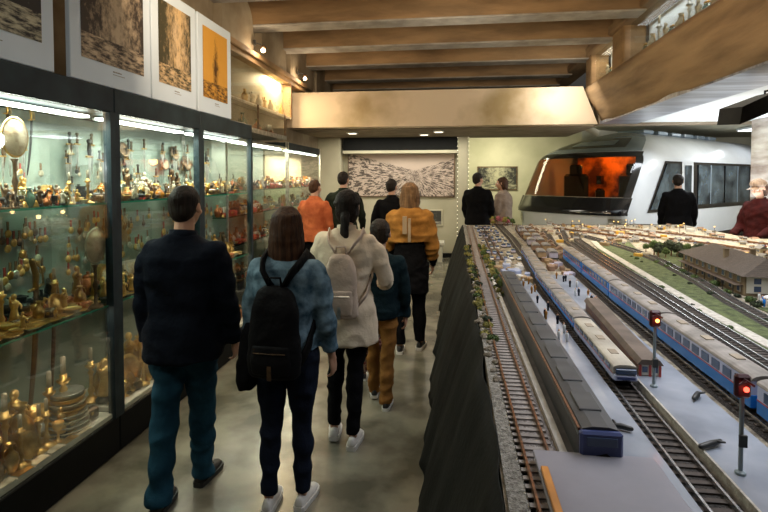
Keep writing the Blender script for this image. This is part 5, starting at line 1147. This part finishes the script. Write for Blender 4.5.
# red signals
dm('red_lamp', (1, 0.1, 0.05), (1, 0.1, 0.05), 1, 0.4, emit=5, emc=(1, 0.07, 0.04)); dm('amber_lamp', (1, 0.4, 0.1), None, 1, 0.4, emit=7, emc=(1, 0.30, 0.07)); dm('signal_head', (0.06, 0.006, 0.010), None, 9, 0.4); dm('signal_post', (0.26, 0.32, 0.34), None, 9, 0.5)
def signal(x, y, h, lampm, z0, label, zoff=0.0):
    r = empty('model_signal', (x, y, z0), 0, label, 'signal'); H_ = h
    MB().lathe([(0.012,0),(0.012,0.006),(0.005,0.010),(0.005,H_-0.05)], seg=10).build('post', M['signal_post'], r)
    MB().box(-0.018, 0.018, -0.008, 0.010, H_-0.058, H_, 0, 0.006).build('head', M['signal_head'], r)
    MB().tube([(0.0,-0.02,H_-0.012),(-0.018,-0.018,H_-0.022),(0.0,-0.008,H_-0.010),(0.018,-0.018,H_-0.022)], 0.003, 6).build('hood', M['signal_head'], r)
    MB().ell((0.004, -0.010, H_-0.034), (0.0065, 0.004, 0.0065)).build('lamp', M[lampm], r, True)
    MB().box(-0.009, 0.009, -0.012, -0.005, 0.07, 0.10, 0, 0.001).build('relay_box', M['iron'], r)
    point('signal_lamp', (x+0.004, y-0.03, z0+H_-0.036), 0.012, (1, 0.08, 0.03), 0.008)
signal(0.695, 1.318, 0.245, 'red_lamp', 1.034, 'tall model signal with a red lamp in the foreground, right corner')
signal(0.690, 1.84, 0.265, 'amber_lamp', 1.034, 'smaller looking model signal with a glowing lamp beside the brown shed')
# dark solids on the platforms standing in for fallen shadows
for x, y, a, L, z, lb in ((0.685, 1.44, -60, 0.075, 1.036, 'small dark fallen log shape lying beside the foreground signal'), (0.485, 1.53, 75, 0.055, 1.024, 'small dark log shape lying right of the long carriage front'), (0.79, 1.76, -35, 0.06, 1.036, 'thin dark shadow shape lying near the brown shed end')):
    r = empty('shadow_shape', (x, y, z), R(a), lb, 'shadow'); MB().tube([(0, -L/2, 0.008), (0.003, 0, 0.010), (0, L/2, 0.008)], [0.007, 0.009, 0.006], 8, dome=True).build('trunk', M['iron'], r, True)
    MB().tube([(0.002, L*0.2, 0.012), (0.02, L*0.35, 0.016)], [0.005, 0.003], 6, dome=True).build('shadow_arm', M['iron'], r, True)

# ---- station building
dm('station_wall', (0.21, 0.155, 0.085), (0.12, 0.085, 0.045), 16, 0.8); dm('station_roof', (0.10, 0.075, 0.055), (0.06, 0.045, 0.033), 20, 0.8, stretch=(1, 6, 1), bump=0.5)
r = empty('model_station', (2.02, 3.5, 0.998), R(-4), 'large brown roofed model station building with pale end on the green strip', 'model building')
SL, SW, SHh = 1.05, 0.17, 0.13
MB().box(-SW, SW, 0, SL, 0, SHh).build('wall', M['station_wall'], r)
MB().add([(-SW-0.03,-0.04,SHh),(SW+0.03,-0.04,SHh),(SW+0.03,SL+0.04,SHh),(-SW-0.03,SL+0.04,SHh),(0,0.10,SHh+0.10),(0,SL-0.14,SHh+0.10)], [(3,2,1,0),(0,1,4),(1,2,5,4),(2,3,5),(3,0,4,5)]).build('roof', M['station_roof'], r)
for k in range(9):
    y = 0.07+k*0.113
    for zz in (0.018, 0.078):
        f = MB().box(-SW-0.006, -SW+0.002, y-0.022, y+0.022, zz, zz+0.042).build('window', M['pale_path'], r); MB().box(-SW-0.008, -SW-0.005, y-0.016, y+0.016, zz+0.004, zz+0.038).build('pane', M['coach_window'], f)
MB().box(-SW-0.05, -SW, 0.02, SL-0.02, 0.062, 0.067).build('canopy', M['brown_roof'], r)
for k in range(7): MB().box(-SW-0.047, -SW-0.042, 0.05+k*0.15, 0.055+k*0.15, 0, 0.062).build('canopy_post', M['iron'], r)
MB().box(-SW+0.01, SW-0.01, -0.006, 0.0, 0.02, SHh-0.005).build('end_facade', M['white_box'], r)
for k in range(3):
    for zz in (0.03, 0.08): MB().box(-0.12+k*0.09, -0.08+k*0.09, -0.009, -0.005, zz, zz+0.035).build('window', M['coach_window'], r)
for x in (-0.09, 0.08): MB().box(x-0.014, x+0.014, 0.45, 0.478, SHh+0.03, SHh+0.115).build('chimney', M['station_wall'], r)

# ---- small scenery prototypes
dm('leaf_green', (0.10, 0.15, 0.035), (0.04, 0.07, 0.015), 60, 0.9, bump=0.9, bscale=150); dm('leaf_yellow', (0.32, 0.28, 0.06), (0.14, 0.13, 0.03), 60, 0.9, bump=0.9, bscale=150); dm('leaf_dark', (0.035, 0.05, 0.018), (0.015, 0.022, 0.01), 60, 0.9, bump=0.9, bscale=150); dm('blossom', (0.45, 0.12, 0.16), (0.2, 0.06, 0.07), 70, 0.8)
dm('hut_cream', (0.56, 0.48, 0.33), None, 20, 0.7); dm('hut_white', (0.62, 0.62, 0.60), None, 20, 0.6); dm('hut_lilac', (0.42, 0.40, 0.50), None, 20, 0.6); dm('hut_tan', (0.34, 0.24, 0.13), None, 20, 0.7); dm('roof_rust', (0.24, 0.15, 0.10), None, 20, 0.8); dm('roof_grey', (0.20, 0.19, 0.18), None, 20, 0.8)
dm('warm_lamp', (1, 0.6, 0.2), None, 1, 0.4, emit=3, emc=(1, 0.55, 0.15)); dm('yellow_paint', (0.70, 0.42, 0.06), None, 20, 0.5)
rs = random.Random(5)
def leafy(mb, c, r_, n, q):
    for k in range(n):
        a, b_ = rs.uniform(0, 2*PI), math.acos(rs.uniform(-0.9, 1)); rr = r_*rs.uniform(0.7, 1.05)
        p = Vector((c[0]+rr*math.sin(b_)*math.cos(a), c[1]+rr*math.sin(b_)*math.sin(a), c[2]+rr*0.9*math.cos(b_)))
        u = Vector((rs.uniform(-1, 1), rs.uniform(-1, 1), rs.uniform(-1, 1))).normalized()*q; v = u.orthogonal().normalized()*q*0.7
        mb.add([p-u, p-v, p+u, p+v], [(0,1,2,3)])
def tree(m):
    r = empty('model_tree'); MB().tube([(0,0,0),(0.002,0,0.03),(0,0.002,0.06)], [0.005,0.004,0.003], 6).build('trunk', M['wood'], r)
    c = MB(); 
    for cx_, cy_, cz, rr in ((0,0,0.075,0.03),(0.018,0.008,0.06,0.022),(-0.016,-0.006,0.062,0.022),(0.002,-0.016,0.055,0.02)): c.ell((cx_,cy_,cz), (rr*0.8,)*3, None, 10, 7); leafy(c, (cx_,cy_,cz), rr, 60, 0.005)
    c.build('crown', M[m], r); return r
def bush(m):
    r = empty('model_bush'); c = MB()
    for cx_, cy_, cz, rr in ((0,0,0.014,0.018),(0.014,0.012,0.012,0.014),(-0.008,0.018,0.012,0.015)): c.ell((cx_,cy_,cz), (rr*0.8,rr*0.8,rr*0.75), None, 9, 6); leafy(c, (cx_,cy_,cz), rr, 45, 0.0045)
    c.build('foliage', M[m], r); MB().tube([(0,0,0),(0.002,0.002,0.015)], 0.003, 5).build('stem', M['wood'], r); return r
def hut(m, rf):
    r = empty('model_hut'); MB().box(-0.032, 0.032, -0.045, 0.045, 0, 0.045).build('wall', M[m], r)
    MB().prism([(-0.038, 0.044), (0, 0.070), (0.038, 0.044)], 'y', -0.05, 0.05).build('roof', M[rf], r)
    for k in range(3): MB().box(-0.034, -0.031, -0.034+k*0.026, -0.018+k*0.026, 0.014, 0.034).build('window', M['coach_window'], r)
    MB().box(-0.008, 0.010, -0.047, -0.044, 0, 0.030).build('door', M['wood'], r); return r
def car_(m):
    r = empty('model_vehicle'); MB().box(-0.014, 0.014, -0.032, 0.032, 0.006, 0.018, 0, 0.003).build('body', M[m], r)
    MB().prism([(-0.020, 0.018), (-0.012, 0.029), (0.014, 0.029), (0.022, 0.018)], 'x', -0.012, 0.012).build('cabin', M['coach_window'], r)
    for y in (-0.02, 0.02):
        w_ = MB()
        for s in (-1, 1): w_.grid([[(x, y+0.006*math.cos(a*PI/5), 0.006+0.006*math.sin(a*PI/5)) for a in range(10)] for x in (s*0.011, s*0.015)], 0, True, True)
        w_.build('wheel_pair', M['iron'], r)
    return r
def wagon(m):
    r = empty('model_wagon'); MB().box(-0.032, 0.032, 0.0, 0.20, 0.018, 0.028).build('chassis', M['iron'], r)
    MB().box(-0.034, 0.034, 0.006, 0.194, 0.028, 0.075, 0, 0.002).build('body', M[m], r); MB().prism([(-0.036, 0.074), (-0.02, 0.084), (0.02, 0.084), (0.036, 0.074)], 'y', 0.002, 0.198).build('roof', M['roof_grey'], r)
    for y in (0.035, 0.165):
        w_ = MB()
        for s in (-1, 1): w_.grid([[(x, y+0.01*math.cos(a*PI/5), 0.011+0.01*math.sin(a*PI/5)) for a in range(10)] for x in (s*0.028, s*0.033)], 0, True, True)
        w_.build('wheel_pair', M['iron'], r)
    return r
def lamp_():
    r = empty('model_street_lamp'); MB().tube([(0,0,0),(0,0,0.07),(0.008,0,0.08),(0.018,0,0.078)], 0.0022, 6).build('post', M['iron'], r); MB().ell((0.019,0,0.075), (0.007,0.007,0.005)).build('lamp', M['warm_lamp'], r, True); return r
def crate(m):
    r = empty('model_container'); MB().box(-0.02, 0.02, -0.045, 0.045, 0, 0.036, 0, 0.001).build('body', M[m], r)
    for k in range(8): MB().box(-0.0215, 0.0215, -0.04+k*0.011, -0.036+k*0.011, 0.003, 0.033).build('rib', M[m], r)
    return r
def parasol():
    r = empty('model_parasol'); MB().tube([(0,0,0),(0,0,0.05)], 0.002, 6).build('pole', M['iron'], r); MB().lathe([(0.036,0.042),(0.034,0.046),(0.003,0.062)], seg=8).build('canopy', M['hut_white'], r); return r
def person_s(m):
    r = empty('model_figure'); MB().lathe([(0.004,0),(0.0045,0.014),(0.006,0.02),(0.006,0.03),(0.002,0.034)], seg=7).build('figure', M[m], r, True); MB().ell((0,0,0.037), (0.0035,)*3, None, 7, 5).build('head', M['skin'], r, True); return r
PR = {}
def scen(key, fn, *a):
    k = (key,)+a
    if k not in PR: PR[k] = fn(*a); return PR[k]
    return copy_tree(PR[k])
def mput(key, fn, a, x, y, rz, s, label, cat, group, z=0.998):
    o = scen(key, fn, *a); o.location = (x, y, z); o.rotation_euler = (0, 0, rz); o.scale = (s, s, s); tag(o, label, cat, group); MADE.setdefault(label, []).append((math.hypot(x, y), o)); return o
MADE = {}
# greenery along the left edge
for k in range(90):
    y = 2.35+k*0.036+rs.uniform(-0.03, 0.03); m = ('leaf_green', 'leaf_yellow', 'leaf_dark', 'leaf_yellow', 'leaf_dark')[k % 5]
    if y < 2.9 and k % 3: continue
    mput('bush', bush, (m,), 0.168+rs.uniform(-0.018, 0.022), y, rs.uniform(0, 6), rs.uniform(0.5, 1.25), {'leaf_green': 'green', 'leaf_yellow': 'yellowish', 'leaf_dark': 'dark'}[m]+' model bush on the gravel along the left table edge', 'model bush', {'leaf_green': 'green', 'leaf_yellow': 'yellowish', 'leaf_dark': 'dark'}[m]+' bushes along the left table edge', 1.003)
for k in range(16):
    m = ('leaf_yellow', 'leaf_green')[k % 2]; mput('tree', tree, (m,), 0.30+rs.uniform(-0.02, 0.04), 3.3+k*0.14, rs.uniform(0, 6), rs.uniform(0.5, 0.85), ('yellowish', 'green')[k % 2]+' small model tree between the rusty track and the dark road', 'model tree', ('yellowish', 'green')[k % 2]+' trees by the rusty track')
for k in range(12):
    m = ('blossom', 'leaf_yellow', 'leaf_green')[k % 3]; mput('tree', tree, (m,), 0.50+rs.uniform(0, 0.45), 8.15+rs.uniform(-0.1, 0.3), rs.uniform(0, 6), rs.uniform(1.0, 1.5), ('red blossomed', 'yellow', 'green')[k % 3]+' model tree at the far left end of the table', 'model tree', ('red blossomed', 'yellow', 'green')[k % 3]+' trees at the far end')
for k in range(26):
    mput('tree', tree, (('leaf_green', 'leaf_dark')[k % 2],), 2.05+rs.uniform(-0.18, 0.35), 4.75+rs.uniform(0, 0.75), rs.uniform(0, 6), rs.uniform(0.9, 1.5), ('green', 'dark green')[k % 2]+' model tree in the grove behind the model station', 'model tree', ('green', 'dark green')[k % 2]+' grove behind the station')
for k in range(16):
    mput('bush', bush, (('leaf_green', 'leaf_dark')[k % 2],), 1.77+rs.uniform(-0.02, 0.03)+0.012*k*0.3, 3.1+k*0.12, rs.uniform(0, 6), rs.uniform(0.8, 1.4), ('green', 'dark')[k % 2]+' model bush along the front of the model station', 'model bush', ('green', 'dark')[k % 2]+' bushes before the station')
# terrace in front of the station end
for k in range(12): mput('parasol', parasol, (), 1.86+(k % 4)*0.11+rs.uniform(-0.01, 0.01), 2.95+(k//4)*0.15, 0, 1.15, 'tiny white model parasol on the terrace at the near end of the station', 'model parasol', 'white parasols on the station terrace')
for k in range(34): mput('fig', person_s, (('navy_jacket', 'mustard', 'hut_white', 'coach_blue')[k % 4],), 1.8+rs.uniform(0, 0.5), 2.85+rs.uniform(0, 0.55), 0, 1.3, ('dark', 'mustard', 'white', 'blue')[k % 4]+' dressed tiny model figure on the station terrace', 'model figure', ('dark', 'mustard', 'white', 'blue')[k % 4]+' figures on the station terrace')
dm('stone', (0.24, 0.20, 0.15), (0.12, 0.10, 0.07), 60, 0.9, bump=0.5)
def rock():
    r = empty('model_rock'); b = MB()
    for c_, q in (((0,0,0.008),(0.016,0.02,0.012)),((0.012,0.014,0.006),(0.012,0.01,0.009)),((-0.01,0.012,0.006),(0.01,0.014,0.008))): b.ell(c_, q, None, 7, 5)
    b.build('stone', M['stone'], r); return r
for k in range(40): mput('rock', rock, (), 0.16+rs.uniform(-0.02, 0.03), 1.9+k*0.085, rs.uniform(0, 6), rs.uniform(0.6, 1.2), 'small tan model rock in the gravel along the left table edge', 'model rock', 'rocks along the left table edge', 1.003)
for k in range(46):
    m = ('leaf_yellow', 'leaf_dark', 'leaf_green')[k % 3]; cn = ('yellowish', 'dark', 'green')[k % 3]
    mput('bush', bush, (m,), 0.315+rs.uniform(-0.025, 0.06), 3.2+k*0.05, rs.uniform(0, 6), rs.uniform(0.5, 1.1), cn+' model bush between the rusty track and far vehicles', 'model bush', cn+' bushes right of the rusty track')
for k in range(30):
    mm, cn = (('hut_white', 'white'), ('hut_tan', 'tan'), ('coach_pale_blue', 'pale blue'))[k % 3]
    mput('crate', crate, (mm,), 0.36+rs.uniform(0, 0.22), 3.7+rs.uniform(0, 1.1), rs.uniform(-0.3, 0.3), rs.uniform(0.7, 1.1), cn+' model container just beyond the dark carriage', 'model container', cn+' containers beyond the dark carriage')
for k in range(24):
    mm, cn = (('hut_tan', 'tan'), ('hut_lilac', 'lilac'), ('roof_rust', 'rusty'))[k % 3]
    mput('crate', crate, (mm,), 0.80+rs.uniform(0, 0.12), 3.95+rs.uniform(0, 0.85), rs.uniform(-0.3, 0.3), rs.uniform(0.7, 1.1), cn+' model container stacked beyond the signal platform', 'model container', cn+' containers beyond the signal platform')
for k in range(26):
    m, cn = (('navy_jacket', 'dark'), ('mustard', 'mustard'), ('hut_white', 'white'))[k % 3]
    mput('fig', person_s, (m,), 0.47+rs.uniform(0, 0.06) if k % 2 else 0.74+rs.uniform(0, 0.08), rs.uniform(2.3, 3.7) if k % 2 else rs.uniform(2.95, 3.8), 0, 1.25, cn+' dressed tiny model figure waiting on the far half of a glossy platform', 'model figure', cn+' figures on the glossy platforms', 1.022 if k % 2 else 1.034)
# clutter at the far left end: vehicles
for k in range(40):
    m = ('hut_white', 'hut_lilac', 'coach_pale_blue', 'hut_white')[k % 4]; cn = ('white', 'lilac', 'pale blue', 'white')[k % 4]
    mput('car', car_, (m,), 0.36+(k % 5)*0.062+rs.uniform(-0.01, 0.01), 4.75+(k//5)*0.42+rs.uniform(-0.1, 0.1), rs.uniform(-0.15, 0.15)+(PI if k % 3 else 0), rs.uniform(1.1, 1.6), cn+' model vehicle parked at the far left end of the layout', 'model vehicle', cn+' vehicles at the far left')
for k in range(12):
    mput('wagon', wagon, (('hut_tan', 'hut_lilac', 'roof_rust')[k % 3],), 0.81+(k % 2)*0.09+0.012*k, 4.75+(k//2)*0.46, -0.06, 1.1, ('tan', 'lilac', 'rusty')[k % 3]+' model wagon in the yard behind the signal platform', 'model wagon', ('tan', 'lilac', 'rusty')[k % 3]+' wagons in the yard')
for k in range(10):
    mput('hut', hut, (('hut_tan', 'hut_cream')[k % 2], 'roof_rust'), 1.02+0.014*k+(k % 2)*0.03, 4.9+k*0.33, -0.1, rs.uniform(0.9, 1.2), ('tan', 'cream')[k % 2]+' model hut in the row beyond the blue train', 'model building', ('tan', 'cream')[k % 2]+' huts beyond the blue train')
# the far town
HM = (('hut_cream', 'cream'), ('hut_white', 'white'), ('hut_tan', 'tan')); RM = ('roof_grey', 'roof_rust')
for k in range(120):
    x = rs.uniform(1.3, 3.6); y = rs.uniform(6.0, 8.5)
    if x > 2.5: y = rs.uniform(4.9, 8.5)
    a, an = HM[k % 3]; b_ = RM[k % 2]
    mput('hut', hut, (a, b_), x, y, rs.choice([0, PI/2])+rs.uniform(-0.5, 0.5), rs.uniform(0.35, 0.8), an+' walled, '+('grey', 'rusty')[k % 2]+' roofed model house in the far town', 'model building', an+' and '+('grey', 'rusty')[k % 2]+' houses in the far town')
for k in range(60):
    mm, cn = (('hut_white', 'white'), ('yellow_paint', 'yellow'), ('hut_tan', 'tan'), ('hut_cream', 'cream'))[k % 4]
    x = rs.uniform(1.1, 5.4); y = rs.uniform(5.0, 8.4) if x < 3.6 else rs.uniform(4.4, 6.5)
    mput('crate', crate, (mm,), x, y, rs.uniform(0, 3), rs.uniform(0.7, 1.2), cn+' model container lying in the far yard', 'model container', cn+' containers in the far yard')
for k in range(60):
    cn, m = (('white', 'hut_white'), ('yellow', 'yellow_paint'), ('red', 'red'), ('grey', 'roof_grey'))[k % 4]
    x = rs.uniform(2.3, 5.2); y = rs.uniform(3.6, 6.4)
    mput('car', car_, (m,), x, y, rs.uniform(0, 6), rs.uniform(0.8, 1.2), cn+' model vehicle right of or behind the station', 'model vehicle', cn+' vehicles behind the station')
for k in range(30):
    cn, m = (('white', 'hut_white'), ('lilac', 'hut_lilac'), ('cream', 'hut_cream'))[k % 3]
    x = rs.uniform(2.4, 5.0); y = rs.uniform(2.6, 5.6)
    mput('hut', hut, (m, 'roof_grey'), x, y, rs.uniform(-0.4, 0.4), rs.uniform(0.7, 1.2), cn+' walled model house right of or behind the station', 'model building', cn+' houses behind the station')
for k in range(16):
    x = rs.uniform(1.4, 3.6); y = 7.4+rs.uniform(0, 1.1)
    mput('lamp', lamp_, (), x, y, rs.uniform(0, 6), 1.3, 'tiny lit model street lamp along the far edge of the town', 'model lamp', 'lit street lamps in the far town')
for x, y in ((1.6, 7.9), (2.5, 8.1), (3.3, 7.9), (2.0, 7.0), (3.4, 7.2)): point('town_lamp', (x, y, 1.16), 0.5, (1, 0.62, 0.25), 0.03)
for k in range(20):
    mput('bush', bush, (('leaf_green', 'leaf_dark')[k % 2],), 1.50+rs.choice((-0.13, 0.13))+rs.uniform(-0.02, 0.02)+0.004*k, 2.4+k*0.16, rs.uniform(0, 6), rs.uniform(0.5, 0.9), ('green', 'dark')[k % 2]+' low model bush on the grass strip beside the pale footpath', 'model bush', ('green', 'dark')[k % 2]+' bushes on the grass strip')
for label, l in MADE.items():
    l.sort(key=lambda t: t[0])
    if len(l) > 1:
        for i, (d, o) in enumerate(l): o['label'] = ('nearest ' if i == 0 else nth(i)+' nearest ')+label
